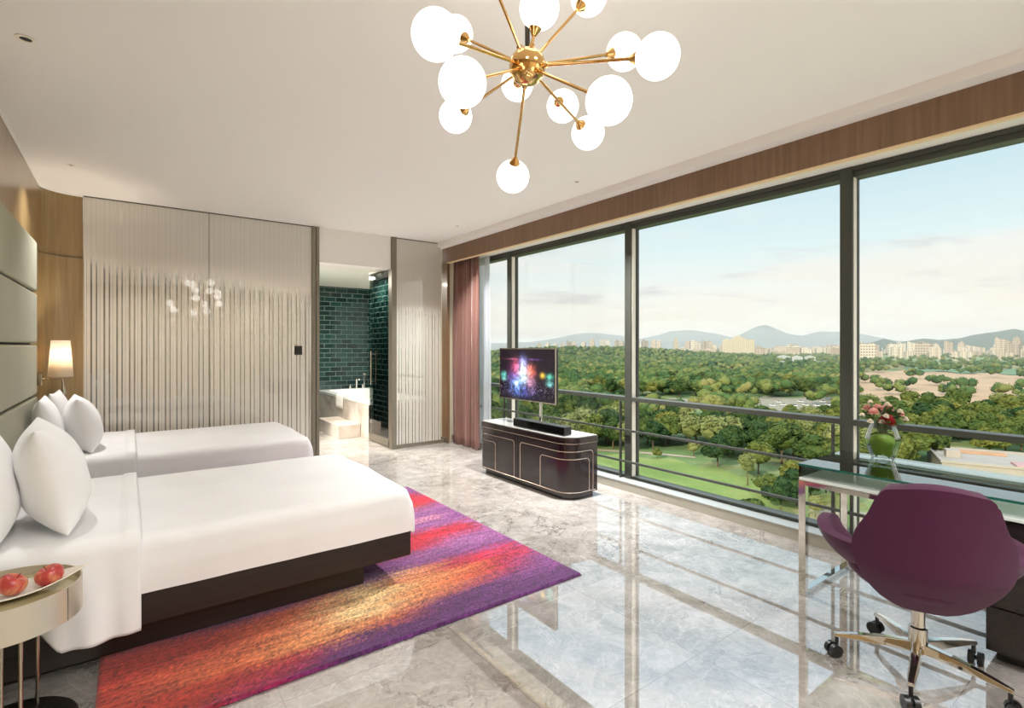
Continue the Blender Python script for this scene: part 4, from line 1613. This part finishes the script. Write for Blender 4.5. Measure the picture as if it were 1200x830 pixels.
patch('ground_meadow', [(905, 1060, 1330), (960, 1000, 1300), (1003, 940, 1300), (1100, 1040, 1400), (1290, 1000, 1400)], M['meadow'], 0.7, 'dry yellowish meadow before the city', wob=12)
patch('ground_track', [(640, 236, 240), (760, 222, 226), (815, 214, 217)], M['path'], 0.16, 'thin pale path at the edge of the lawn')


# ------------------------------------------------------------------ trees
def crown_mesh(name, seed, lumps=15, leaves=1500, ls=(0.030, 0.055), squash=1.0, mat='leaves'):
    rn = random.Random(seed)
    cs = []
    for k in range(lumps):
        z = rn.uniform(-0.55, 1.0)
        a = rn.uniform(0, 2 * PI)
        r = math.sqrt(max(0, 1 - z * z)) * rn.uniform(0.45, 0.75)
        cs.append((Vector((r * math.cos(a) * 0.42, r * math.sin(a) * 0.42, 0.60 * squash + z * 0.27 * squash)), rn.uniform(0.13, 0.21)))
    mb = MB()
    for c, r in cs:
        mb.ball(c, r * 0.78, 2, (1, 1, 0.85), 0.12, rn)
    mb.ball((0, 0, 0.57 * squash), 0.27, 2, (1, 1, 0.9), 0.1, rn)
    for k in range(leaves):
        c, r = rn.choice(cs)
        z = rn.uniform(-0.5, 1)
        a = rn.uniform(0, 2 * PI)
        q = math.sqrt(1 - z * z)
        d = Vector((q * math.cos(a), q * math.sin(a), z))
        p = c + Vector((d.x, d.y, d.z * 0.85)) * r * rn.uniform(0.88, 1.12)
        nrm = (d + Vector((rn.uniform(-.7, .7), rn.uniform(-.7, .7), rn.uniform(-.7, .7)))).normalized()
        t = nrm.orthogonal().normalized()
        b = nrm.cross(t)
        s = rn.uniform(*ls)
        mb.add([p - t * s, p - b * s * 0.7, p + t * s, p + b * s * 0.7], [(0, 1, 2, 3)])
    return mb


def trunk_mesh(seed):
    rn = random.Random(seed)
    mb = MB().tube([(0, 0, -0.04), (0.01, 0, 0.15), (-0.005, 0.01, 0.34), (0.0, 0.0, 0.6)], [0.026, 0.02, 0.017, 0.008], 7)
    for k in range(4):
        a = k * 1.7 + rn.random()
        mb.tube([(0, 0, 0.28 + 0.03 * k), (0.09 * math.cos(a), 0.09 * math.sin(a), 0.42 + 0.03 * k), (0.2 * math.cos(a), 0.2 * math.sin(a), 0.55 + 0.03 * k)], [0.011, 0.008, 0.004], 5)
    return mb


KIND_LABEL = {
    'belt': ('broad leafy tree in the sunlit belt behind the lawn', 'trees behind the lawn'),
    'right': ('green leafy tree in the wood seen past the flower vase', 'trees beyond the desk'),
    'mid': ('green tree of the wide wood beyond the car park', 'trees of the middle distance'),
    'near': ('leafy tree or bush below the window near the lawn edge', 'planting below the window'),
    'lawn': ('single tree standing out on the open lawn', 'single trees on the lawn'),
}
TREES = []


def proto_tree(seed, squash=1.0, mat='leaves', lumps=15, leaves=2300):
    t = thing('tree', 'tree', 'tree', (0, 0, GZ))
    crown_mesh('crown', seed, lumps, leaves, squash=squash).build('crown', M[mat], t, local=True)
    trunk_mesh(seed).build('trunk', M['trunk'], t, local=True)
    return t


protos = [proto_tree(11), proto_tree(12, 0.92, lumps=18), proto_tree(13, 1.08, lumps=12), proto_tree(14, 0.85, lumps=20), proto_tree(15, 1.0, 'leaves_pale', 11, 900)]
used = set()


def plant(x, y, h, kind, pi=None, wide=1.0):
    if pi is None:
        pi = rnd.choice((0, 1, 2, 3, 0, 1, 2, 3, 4)) if kind != 'mid' else rnd.choice((0, 1, 2, 3))
    p = protos[pi]
    w = h * rnd.uniform(1.0, 1.35) * wide
    lab, grp = KIND_LABEL[kind]
    args = dict(loc=(x, y, gz(x, y)), rot=(0, 0, rnd.uniform(0, 2 * PI)), scale=(w, w, h))
    if pi not in used:
        used.add(pi)
        p.location, p.rotation_euler, p.scale = args['loc'], args['rot'], args['scale']
        p['label'], p['group'] = lab, grp
        o = p
    else:
        o = dup(p, label=lab, group=grp, **args)
    TREES.append((x, y, h))
    return o


def free(x, y, r):
    return all((x - a) ** 2 + (y - b) ** 2 > r * r for a, b, c in TREES)


def scatter(kind, rows, n, hr, gap, tries=4000):
    k = 0
    for _ in range(tries):
        if k >= n:
            break
        px = rnd.uniform(rows[0][0], rows[-1][0])
        a = interp(px, [(r[0], r[1]) for r in rows])
        b = interp(px, [(r[0], r[2]) for r in rows])
        d = math.sqrt(rnd.uniform(a * a, b * b))
        x, y = at(px, d)
        if free(x, y, gap):
            plant(x, y, rnd.uniform(*hr), kind)
            k += 1
    return k


# singles on the lawn, at the spots the photograph shows
for px, d, h, pi in ((813, 218, 6.5, 4), (841, 200, 12.5, 1), (889, 188, 11.5, 0), (876, 182, 8.5, 4), (770, 214, 4.5, 1)):
    x, y = at(px, d)
    plant(x, y, h, 'lawn', pi)
for px, d, h, pi in ((862, 128, 8, 1), (882, 126, 9.0, 0), (902, 122, 7.5, 3), (915, 146, 9.5, 1), (934, 150, 10.5, 0), (905, 158, 8.5, 3), (950, 156, 9, 2), (968, 160, 10, 1), (955, 140, 6.0, 4), (990, 152, 8, 3), (930, 168, 9, 0), (848, 130, 5.5, 3)):
    x, y = at(px, d)
    plant(x, y, h, 'near', pi)
nb = scatter('belt', [(560, 244, 275), (640, 240, 272), (760, 226, 268), (830, 218, 270), (900, 200, 280), (960, 184, 290), (1005, 176, 300)], 85, (12, 17), 6.5)
nr = scatter('right', [(1005, 185, 330), (1060, 185, 335), (1120, 210, 335), (1240, 212, 330)], 80, (12, 18), 7.5)
nm = scatter('mid', [(560, 290, 460), (690, 300, 470), (735, 465, 600), (860, 475, 600), (1000, 475, 580)], 105, (11, 18), 11)

# palms
def make_palm(loc, h, label):
    t = thing('palm_tree', label, 'palm', loc, (0, 0, rnd.uniform(0, 6)), 'palms below the window')
    MB().tube([(0, 0, -0.5), (0.1, 0, h * 0.4), (0.05, 0.1, h * 0.75)], [0.28, 0.22, 0.2], 8).build('trunk', M['trunk'], t, local=True, smooth=True)
    fr = MB()
    for k in range(22):
        a = k * 2.4
        L = h * rnd.uniform(0.42, 0.55)
        up = rnd.uniform(0.1, 0.95)
        pts = []
        for i in range(9):
            q = i / 8
            r = L * q
            z = h * 0.75 + L * (up * q - (0.35 + up * 0.75) * q * q)
            pts.append(Vector((r * math.cos(a), r * math.sin(a), z)))
        side = Vector((-math.sin(a), math.cos(a), 0))
        for i in range(1, 8):
            for s in (-1, 1):
                p = pts[i]
                for dq in (0, 0.5):
                    p0 = p.lerp(pts[i + 1], dq)
                    tip = p0 + side * s * L * 0.26 * math.sin(PI * (i + 1) / 10) + (pts[i + 1] - p) * 0.8 - Vector((0, 0, L * 0.10))
                    wv = (pts[i + 1] - p) * 0.22
                    fr.add([p0, p0 + wv, tip], [(0, 1, 2)])
    fr.build('crown', M['leaves_pale'], t, local=True)
    return t


for px, d, h in ((978, 138, 8.5), (998, 134, 8), (948, 128, 7), (915, 134, 6), (876, 172, 4.5)):
    x, y = at(px, d)
    make_palm((x, y, gz(x, y)), h, 'spreading palm with pale fronds below the window')

# the rest of the forest: one mesh
ICO = bmesh.new()
bmesh.ops.create_icosphere(ICO, subdivisions=1, radius=1.0)
ICO.verts.index_update()
IV = np.array([v.co[:] for v in ICO.verts], dtype=np.float64)
IF = np.array([[v.index for v in f.verts] for f in ICO.faces], dtype=np.int64)
ICO.free()


def forest(name, label, specs):
    rs = np.random.RandomState(9)
    V, F = [], []
    base = 0
    for (x, y, h, lumps) in specs:
        z = gz(x, y)
        dep = x * SY + y * CY
        for k in range(lumps):
            r = h * (rs.uniform(0.26, 0.38) if lumps > 1 else 0.5)
            off = np.array([rs.normal(0, 0.26), rs.normal(0, 0.26), rs.uniform(0.42, 0.8)]) * h if lumps > 1 else np.array([0, 0, 0.5 * h])
            jit = 1 + rs.uniform(-0.2, 0.2, (len(IV), 1))
            V.append(IV * jit * np.array([1, 1, 0.8]) * r + off + np.array([x, y, z]))
            F.append(IF + base)
            base += len(IV)
            nq = 46 if dep < 620 else (26 if dep < 900 else (12 if dep < 1300 else 0))
            if nq and lumps > 1:
                # leafy sprays over the lump, two triangles each
                d = rs.normal(0, 1, (nq, 3))
                d[:, 2] = np.abs(d[:, 2]) * 0.9 - 0.2
                d /= np.linalg.norm(d, axis=1)[:, None]
                c = d * np.array([1, 1, 0.8]) * r * rs.uniform(0.9, 1.18, (nq, 1)) + off + np.array([x, y, z])
                a = rs.normal(0, 1, (nq, 3))
                a /= np.linalg.norm(a, axis=1)[:, None]
                b = np.cross(a, d)
                b /= np.linalg.norm(b, axis=1)[:, None] + 1e-6
                sz = rs.uniform(0.5, 1.0, (nq, 1)) * (0.75 if dep < 620 else 1.1)
                q = np.stack([c - a * sz, c - b * sz, c + a * sz, c + b * sz], axis=1).reshape(-1, 3)
                idx = np.arange(nq)[:, None] * 4 + base
                V.append(q)
                F.append(np.concatenate([idx + np.array([0, 1, 2]), idx + np.array([0, 2, 3])]))
                base += nq * 4
    V, F = np.concatenate(V), np.concatenate(F)
    me = bpy.data.meshes.new(name)
    me.vertices.add(len(V))
    me.vertices.foreach_set('co', V.ravel())
    me.loops.add(F.size)
    me.loops.foreach_set('vertex_index', F.ravel())
    me.polygons.add(len(F))
    me.polygons.foreach_set('loop_start', np.arange(0, F.size, 3))
    me.polygons.foreach_set('loop_total', np.full(len(F), 3))
    me.update()
    me.validate()
    me.materials.append(M['forest'])
    o = bpy.data.objects.new(name, me)
    COL.objects.link(o)
    tag(o, label, 'forest', kind='stuff')
    return o


sp = []
rn = random.Random(21)


def in_clear(px, d):
    if 1000 < px and 335 < d < 1000:
        return rn.random() > (0.025 if d < 880 else 0.08)
    if 905 < px and 950 < d < 1400:
        return rn.random() > 0.12
    if px > 985 and d > 1400:
        return rn.random() > 0.10
    if 700 < px < 1060 and 350 < d < 470:
        return rn.random() > 0.06
    if 800 < px < 880 and 830 < d < 930:
        return True
    if d > 1900 and px > 880:
        return rn.random() > 0.5
    return False


for _ in range(6200):
    d = math.sqrt(rn.uniform(340 ** 2, 1250 ** 2))
    px = rn.uniform(540, 1290)
    if in_clear(px, d):
        continue
    x, y = at(px, d)
    if d < 660 and not free(x, y, 7):
        continue
    sp.append((x, y, rn.uniform(10, 18), 4 if d < 900 else 3))
for _ in range(7500):
    d = math.sqrt(rn.uniform(1250 ** 2, 2500 ** 2))
    px = rn.uniform(540, 1290)
    if in_clear(px, d):
        continue
    x, y = at(px, d)
    sp.append((x, y, rn.uniform(11, 19), 2))

# ------------------------------------------------------------------ cars in the car park
M['car_white'] = pbr('white_car_paint', (236, 236, 234), 0.25)
M['car_dark'] = pbr('dark_car_glass', (40, 44, 48), 0.15)
car = thing('car', 'pale car in the car park in the woods', 'car', (0, 0, 0), (0, 0, 0), 'cars in the car park')
MB().prism_y([(-2.2, 0.35), (2.2, 0.35), (2.2, 0.85), (1.3, 0.98), (-1.9, 1.0), (-2.2, 0.9)], -0.88, 0.88).build('body', M['car_white'], car, local=True, bevel=0.08)
MB().prism_y([(-1.6, 1.0), (1.0, 0.98), (0.4, 1.48), (-1.1, 1.5)], -0.76, 0.76).build('cabin', M['car_dark'], car, local=True, bevel=0.06)
for sx in (-1.35, 1.35):
    for sy in (-0.8, 0.8):
        MB().tube([(sx, sy - 0.1, 0.33), (sx, sy + 0.1, 0.33)], 0.33, 12).build('wheel', M['gasket'], car, local=True)
cpos = [(905, 400), (918, 404), (931, 398), (944, 402), (957, 399), (970, 405), (983, 402), (912, 424), (938, 428), (964, 426), (990, 422), (885, 410), (820, 404), (806, 398)]
for k, (px, d) in enumerate(cpos):
    x, y = at(px, d)
    a = rnd.uniform(-0.15, 0.15) + (1.2 if k % 2 else 1.25)
    if k == 0:
        car.location, car.rotation_euler = (x, y, gz(x, y) + 0.2), (0, 0, a)
    else:
        dup(car, (x, y, gz(x, y) + 0.2), (0, 0, a))


# ------------------------------------------------------------------ buildings
def facade(name, wall, glass, bw, bh, vary=0.5):
    t = NT(name)
    tc = t.n('ShaderNodeTexCoord')
    sp_ = t.n('ShaderNodeSeparateXYZ')
    t.link(tc.outputs['Object'], sp_.inputs[0])
    cb_ = t.n('ShaderNodeCombineXYZ')
    t.set(cb_, 0, t.math('ADD', sp_.outputs[0], sp_.outputs[1]))
    t.link(sp_.outputs[2], cb_.inputs[1])
    br = t.n('ShaderNodeTexBrick', offset=0.0)
    t.link(cb_.outputs[0], br.inputs['Vector'])
    br.inputs['Scale'].default_value = 1.0
    br.inputs['Brick Width'].default_value = bw
    br.inputs['Row Height'].default_value = bh
    br.inputs['Mortar Size'].default_value = 0.28 * bh
    oi = t.n('ShaderNodeObjectInfo')
    wcol = t.ramp(oi.outputs['Random'], [(0, lin(wall[0])), (0.5, lin(wall[1])), (1, lin(wall[2]))])
    geo = t.n('ShaderNodeNewGeometry')
    sn = t.n('ShaderNodeSeparateXYZ')
    t.link(geo.outputs['Normal'], sn.inputs[0])
    up = t.math('GREATER_THAN', t.math('ABSOLUTE', sn.outputs[2]), 0.5)
    f = t.math('MAXIMUM', br.outputs['Fac'], up)
    p = t.pbsdf(Roughness=0.7)
    t.set(p, 'Base Color', t.mix(f, lin(glass), wcol))
    p.inputs['Specular IOR Level'].default_value = 0.1
    return t.out(p.outputs[0])


M['facade'] = facade('apartment_facade', [(160, 142, 126), (192, 176, 156), (212, 202, 186)], (104, 100, 98), 9.0, 6.5)
M['facade_cream'] = facade('cream_facade', [(192, 180, 156)] * 3, (140, 126, 106), 8.0, 6.0)
M['facade_white'] = facade('white_facade', [(158, 158, 156)] * 3, (176, 186, 188), 5.0, 4.0)
M['concrete'] = pbr('pale_concrete', (160, 152, 142), 0.9, var=0.08, vscale=0.2)
M['pink_waste'] = pbr('pinkish_roof_sheeting', (178, 142, 138), 0.9, var=0.12, vscale=0.4)
M['rust'] = pbr('rusty_roof_patch', (176, 136, 104), 0.9, var=0.15, vscale=0.4)


def tower(w, dp, h, style):
    m = MB()
    if style == 0:
        m.box(-w / 2, w / 2, -dp / 2, dp / 2, -3, h).box(-w / 6, w / 6, -dp / 5, dp / 5, h, h + 4)
    elif style == 1:
        m.box(-w / 2, -w * 0.12, -dp / 2, dp / 2, -3, h).box(w * 0.12, w / 2, -dp / 2, dp / 2, -3, h * 0.96).box(-w * 0.12, w * 0.12, -dp * 0.3, dp * 0.4, -3, h * 0.98).box(-w * 0.4, -w * 0.2, -dp / 5, dp / 5, h, h + 5)
    elif style == 2:
        m.box(-w / 2, w / 2, -dp / 2, dp / 2, -3, h * 0.82).box(-w * 0.36, w * 0.36, -dp * 0.4, dp * 0.4, h * 0.82, h).box(-w * 0.1, w * 0.1, -dp * 0.1, dp * 0.1, h, h + 7)
    else:
        m.box(-w / 2, w / 2, -dp / 2, dp / 2, -3, h).box(-w * 0.45, -w * 0.2, -dp * 0.4, dp * 0.4, h, h + 3.5).box(w * 0.1, w * 0.4, -dp * 0.4, dp * 0.3, h, h + 3)
    return m


BLD = []
bps = []


def clear_spot(px, d, ws):
    x, y = at(px, d)
    return all((x - a) ** 2 + (y - b) ** 2 > (20 * ws + r) ** 2 for a, b, r in BLD)


for k, (w, dp, h, st_) in enumerate(((26, 20, 60, 0), (34, 20, 66, 1), (28, 22, 72, 2), (52, 22, 34, 3))):
    o = tower(w, dp, h, st_).build('apartment_building', M['facade'], None)
    bps.append([o, False, h])
CITY = {
    'towers': ('tall pale apartment tower on the skyline above the forest', 'towers above the forest'),
    'low': ('low pale block in the city strip below the far mountain', 'low blocks below the mountain'),
    'right': ('warm pale apartment block below the green hills at the right of the window view', 'blocks below the green hills'),
}


def build_at(px, d, k, hs, ws, kind):
    x, y = at(px, d)
    BLD.append((x, y, 24 * ws))
    o, u, h = bps[k]
    if u:
        o = o.copy()
        COL.objects.link(o)
    bps[k][1] = True
    o.location = (x, y, gz(x, y))
    o.rotation_euler = (0, 0, -YAW - math.atan((px - 600) / FPX) + rnd.uniform(-0.5, 0.5))
    o.scale = (ws, 1, hs / h)
    tag(o, CITY[kind][0], 'building', CITY[kind][1])


for px, d, h in ((667, 3000, 72), (673, 3120, 72), (684, 2900, 66), (694, 2900, 82), (706, 3000, 80), (712, 3120, 80), (723, 2900, 76), (729, 3100, 72), (749, 2800, 66), (756, 2930, 78), (766, 2800, 78), (772, 2900, 74), (792, 2700, 84), (806, 2900, 72), (812, 3030, 76), (818, 2900, 70), (826, 2800, 72), (832, 2930, 74), (632, 3000, 60), (642, 3000, 60), (651, 3000, 56), (659, 3000, 58)):
    build_at(px, d, rnd.choice((0, 1, 2)), h, 0.9, 'towers')
for px, d, h in ((1172, 2000, 76), (1180, 2060, 70), (1192, 2000, 78), (1056, 2400, 62), (1068, 2440, 64), (1083, 2380, 64), (1112, 2300, 66), (1127, 2340, 62)):
    build_at(px, d, rnd.choice((1, 2)), h, 0.9, 'right')
k = 0
for _ in range(600):
    px, d, ws = rnd.uniform(800, 1004), rnd.uniform(2100, 3600), rnd.uniform(0.7, 1.3)
    if k < 80 and clear_spot(px, d, ws) and not (840 < px < 890 and d < 2700):
        build_at(px, d, rnd.choice((0, 3, 3, 3, 1)), rnd.uniform(18, 44) + (d - 2100) * 0.008, ws, 'low')
        k += 1
k = 0
for _ in range(600):
    px, ws = rnd.uniform(1003, 1290), rnd.uniform(0.7, 1.2)
    d = rnd.uniform(1750, 2900) - (px - 1003) * 1.2
    if k < 84 and clear_spot(px, d, ws):
        build_at(px, d, rnd.choice((0, 1, 2, 3)), rnd.uniform(24, 56), ws, 'right')
        k += 1
# the big cream block
x, y = at(865, 2400)
cbk = thing('cream_building', 'large cream stepped building standing out in the city strip', 'building', (x, y, gz(x, y)), (0, 0, -YAW - 0.35))
MB().box(-68, -30, -15, 15, -3, 74).box(-30, 30, -12, 15, -3, 84).box(30, 68, -15, 15, -3, 76).build('wing', M['facade_cream'], cbk, local=True)
MB().box(-14, 14, -8, 8, 84, 94).box(-58, -44, -8, 8, 74, 80).build('roof_house', M['facade_cream'], cbk, local=True)
# white sheds at the wood's edge
for px, d, w, lab in ((918, 1450, 34, 'white flat hall with glassy front left of its neighbours at the wood edge'), (934, 1440, 26, 'white gabled hall in the middle of the row at the wood edge'), (949, 1470, 26, 'small white hall at the end of the row near the window post')):
    x, y = at(px, d)
    o = MB().box(-w / 2, w / 2, -14, 14, -2, 15).prism_y([(-w / 2, 15), (w / 2, 15), (0, 19)], -14, 14).build('white_hall', M['facade_white'], None)
    o.location, o.rotation_euler = (x, y, gz(x, y)), (0, 0, -YAW - 0.45)
    tag(o, lab, 'building')
x, y = at(842, 880)
o = MB().box(-36, 36, -14, 14, -2, 7).box(-34, 34, -12, 12, 7, 7.6).build('flat_roofed_shed', M['concrete'], None)
o.location, o.rotation_euler = (x, y, gz(x, y)), (0, 0, -YAW - 0.2)
tag(o, 'pale flat roofed shed lying among the forest trees', 'building')
# near concrete building with flat roof
x, y = at(1225, 178)
nbk = thing('concrete_building', 'pale concrete building with cluttered flat roof just beyond the desk', 'building', (x, y, GZ), (0, 0, -YAW - 0.55))
MB().box(-30, 30, -16, 16, -1, 6.0).build('wall', M['concrete'], nbk, local=True, bevel=0.1)
MB().box(-30.3, 30.3, -16.3, -15.7, 6, 6.8).box(-30.3, 30.3, 15.7, 16.3, 6, 6.8).box(-30.3, -29.7, -15.7, 15.7, 6, 6.8).box(29.7, 30.3, -15.7, 15.7, 6, 6.8).build('parapet', M['concrete'], nbk, local=True)
MB().box(-27, -23, -4, 1, 6, 8.6).build('roof_house', M['concrete'], nbk, local=True, bevel=0.05)
MB().box(-10, 12, -13, -5, 6.0, 6.7).box(-4, 20, -2, 4, 6.0, 6.5).build('roof_sheeting', M['pink_waste'], nbk, local=True, bevel=0.1)
MB().box(-22, -8, 8, 13, 6.0, 6.6).build('roof_patch', M['rust'], nbk, local=True, bevel=0.1)


# site crane and masts
def mast(px, d, h, label):
    x, y = at(px, d)
    o = thing('floodlight_mast', label, 'mast', (x, y, gz(x, y)))
    MB().tube([(0, 0, -1), (0, 0, h)], [0.5, 0.3], 6).build('pole', M['alu_light'], o, local=True)
    MB().box(-2, 2, -0.4, 0.4, h - 1, h + 0.6).build('lamp_head', M['alu_light'], o, local=True)


mast(1034, 1250, 42, 'slender pole on the bare earth just right of the window post')
mast(1135, 1200, 40, 'slender pole in front of the reddish bare ground')


# the forest goes in last, keeping off every building plot
for px, d, r in ((865, 2400, 85), (921, 1450, 36), (934, 1440, 32), (946, 1460, 32), (842, 880, 46), (1225, 178, 40)):
    x, y = at(px, d)
    BLD.append((x, y, r))
bx = np.array(BLD)
keep = []
for q in sp:
    if np.all((bx[:, 0] - q[0]) ** 2 + (bx[:, 1] - q[1]) ** 2 > (bx[:, 2] + 9) ** 2):
        keep.append(q)
forest('forest', 'wide green forest stretching to the city', keep)

# ------------------------------------------------------------------ hills and mountains
def ridge(name, pts, dist, width, mat, label, seed):
    def f(u, v):
        px = lerp(pts[0][0], pts[-1][0], u)
        d = dist + (v - 0.5) * 2 * width
        ty = interp(px, pts)
        top = CAM_H + (HORIZON - ty) / FPX * dist
        prof = max(0, math.cos((v - 0.5) * PI)) ** 1.2
        x, y = at(px, d)
        n = mnoise.fractal(Vector((x / width * 2.2, y / width * 2.2, seed)), 1.0, 2.0, 5)
        h = (top - GZ) * prof * (1 + 0.10 * n * (1 - prof * 0.75)) + n * (top - GZ) * 0.10 * math.sin(PI * v)
        return (x, y, GZ - 8 + h * 1.0)
    o = MB().grid(f, 150, 34).build(name, mat, None, smooth=True, angle=0)
    o['kind'] = 'structure'
    o['label'] = label
    return o


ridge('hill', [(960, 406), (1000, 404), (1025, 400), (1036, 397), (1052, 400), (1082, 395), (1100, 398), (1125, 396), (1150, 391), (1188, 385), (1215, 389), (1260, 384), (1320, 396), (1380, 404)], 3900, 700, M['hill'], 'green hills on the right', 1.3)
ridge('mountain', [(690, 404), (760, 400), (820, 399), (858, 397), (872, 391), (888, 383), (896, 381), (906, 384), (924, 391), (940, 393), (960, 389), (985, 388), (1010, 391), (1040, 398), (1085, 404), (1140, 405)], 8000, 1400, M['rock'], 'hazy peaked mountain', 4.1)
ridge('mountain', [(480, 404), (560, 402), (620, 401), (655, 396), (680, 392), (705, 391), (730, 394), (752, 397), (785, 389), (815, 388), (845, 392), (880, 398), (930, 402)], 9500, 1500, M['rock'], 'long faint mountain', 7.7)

# haze over the plain
hz = NT('haze')
vol = hz.n('ShaderNodeVolumeScatter', in_Color=(1.0, 0.97, 0.93, 1), in_Density=0.00011, in_Anisotropy=0.0)
M['haze'] = hz.out(None, vol.outputs[0])
hb_ = MB().box(420, 12500, -7000, 15000, -80, 230).build('haze', M['haze'], None)
tag(hb_, 'thin haze over the plain and mountains', 'haze', kind='stuff')

# ================================================================== LIGHT
W = bpy.data.worlds.new('sky')
SC.world = W
W.use_nodes = True
t = NT('w', W)
tc = t.n('ShaderNodeTexCoord')
sp_ = t.n('ShaderNodeSeparateXYZ')
t.link(tc.outputs['Generated'], sp_.inputs[0])
zc = sp_.outputs[2]
sky = t.ramp(zc, [(0.0, lin((250, 240, 222))), (0.05, lin((244, 238, 226))), (0.10, lin((232, 233, 228))), (0.17, lin((212, 227, 230))), (0.32, lin((180, 208, 222))), (0.5, lin((176, 204, 228))), (1.0, lin((196, 216, 236)))])
# stretched cloud bands
dv = t.math('ADD', t.math('ABSOLUTE', zc), 0.10)
cbx = t.n('ShaderNodeCombineXYZ')
t.set(cbx, 0, t.math('DIVIDE', sp_.outputs[0], dv))
t.set(cbx, 1, t.math('DIVIDE', sp_.outputs[1], dv))
t.set(cbx, 2, t.math('MULTIPLY', zc, 16.0))
cl1 = t.noise(cbx.outputs[0], 0.42, 6, 0.6, 0.6)
cl = t.mapr(cl1, 0.44, 0.64, 0.0, 1.0, True)
warm = t.mix(t.mapr(zc, 0.05, 0.3), lin((238, 222, 206)), lin((236, 236, 238)))
col = t.mix(t.math('MULTIPLY', cl, 0.6), sky, warm)
# soft grey bellies of the low banks
cl2 = t.noise(cbx.outputs[0], 0.9, 5, 0.6, 0.3)
belly = t.math('MULTIPLY', t.mapr(cl2, 0.52, 0.68, 0, 1, True), t.math('MULTIPLY', t.mapr(zc, 0.04, 0.09, 0, 1, True), t.mapr(zc, 0.14, 0.24, 1, 0, True)))
col = t.mix(t.math('MULTIPLY', belly, 0.6), col, lin((196, 192, 194)))
# overhead the sky is brighter than the band the window frames
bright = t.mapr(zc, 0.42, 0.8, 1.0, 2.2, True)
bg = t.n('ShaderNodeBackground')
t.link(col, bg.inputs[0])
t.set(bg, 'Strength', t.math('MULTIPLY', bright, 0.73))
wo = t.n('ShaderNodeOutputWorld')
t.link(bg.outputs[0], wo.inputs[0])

sl = bpy.data.lights.new('sun', 'SUN')
sl.energy = 3.2
sl.color = (1.0, 0.86, 0.66)
sl.angle = R(1.0)
so = bpy.data.objects.new('sun', sl)
COL.objects.link(so)
so.rotation_euler = Vector((0.86, 0.18, -0.42)).to_track_quat('-Z', 'Y').to_euler()


def lamp(name, typ, loc, energy, color, size=0.1, rot=(0, 0, 0), spot=None, blend=0.6):
    l = bpy.data.lights.new(name, typ)
    l.energy = energy
    l.color = color
    if typ == 'AREA':
        l.shape = 'DISK'
        l.size = size
    else:
        l.shadow_soft_size = size
    if typ == 'SPOT':
        l.spot_size = R(spot)
        l.spot_blend = blend
    o = bpy.data.objects.new(name, l)
    COL.objects.link(o)
    o.location = loc
    o.rotation_euler = rot
    return o


WARM = (1.0, 0.88, 0.72)
lamp('lamp_bulb', 'POINT', (-0.497, 6.375, 1.34), 22, WARM, 0.03)
lamp('bathroom_fill', 'AREA', (2.6, 8.6, 2.59), 46, (1, 0.93, 0.82), 0.3)  # fill added to brighten the bathroom, no fitting modelled
o = lamp('bathroom_fill', 'AREA', (0.75, 7.45, 2.59), 105, (1, 0.95, 0.87), 2.6)  # unseen panel added behind the partition so the printed glass glows
o.data.shape = 'RECTANGLE'
o.data.size_y = 0.7
o.data.spread = R(130)



def downlight(x, y, power, size=0.34):  # invented fittings out of view, added as fill for the whole room
    tl = thing('fill_downlight', 'fill downlight added in the ceiling out of view', 'downlight', (x, y, H), group='added fill downlights')
    MB().lathe([(size / 2 + 0.03, H - 0.001), (size / 2 + 0.03, H - 0.012), (size / 2 + 0.004, H - 0.012), (size / 2 + 0.004, H - 0.001)], (x, y, 0), 40).build('ring', M['alu_light'], tl, smooth=True)
    o = lamp('fill_downlight_lamp', 'AREA', (x, y, H - 0.006), power, (1, 0.99, 0.98), size)
    o.data.spread = R(150)
    return tl


for x, y in ((0.2, -1.3), (1.5, -1.3), (2.8, -1.3), (0.2, 0.3), (1.4, 0.2), (2.6, -0.7)):
    downlight(x, y, 16)

for x, y, pw in ((-0.375, 5.635, 7), (3.308, 3.449, 52), (3.325, 5.615, 26), (-0.399, 3.457, 3)):
    o = lamp('ceiling_spot_fill', 'AREA', (x, y, H - 0.012), pw, (1, 0.99, 0.98), 0.07)  # fill light added at the dark ceiling fittings to brighten the room
    o.data.spread = R(104)

vs_ = SC.view_settings
SC.display_settings.display_device = 'sRGB'
vs_.view_transform = 'Standard'
vs_.look = 'None'
vs_.exposure = 0.76
vs_.gamma = 1.0
vs_.use_curve_mapping = False
cy = SC.cycles
cy.max_bounces = 10
cy.diffuse_bounces = 5
cy.glossy_bounces = 5
cy.transmission_bounces = 8
cy.transparent_max_bounces = 16
cy.sample_clamp_indirect = 6.0
cy.caustics_reflective = True
cy.blur_glossy = 0.5
cy.caustics_refractive = False
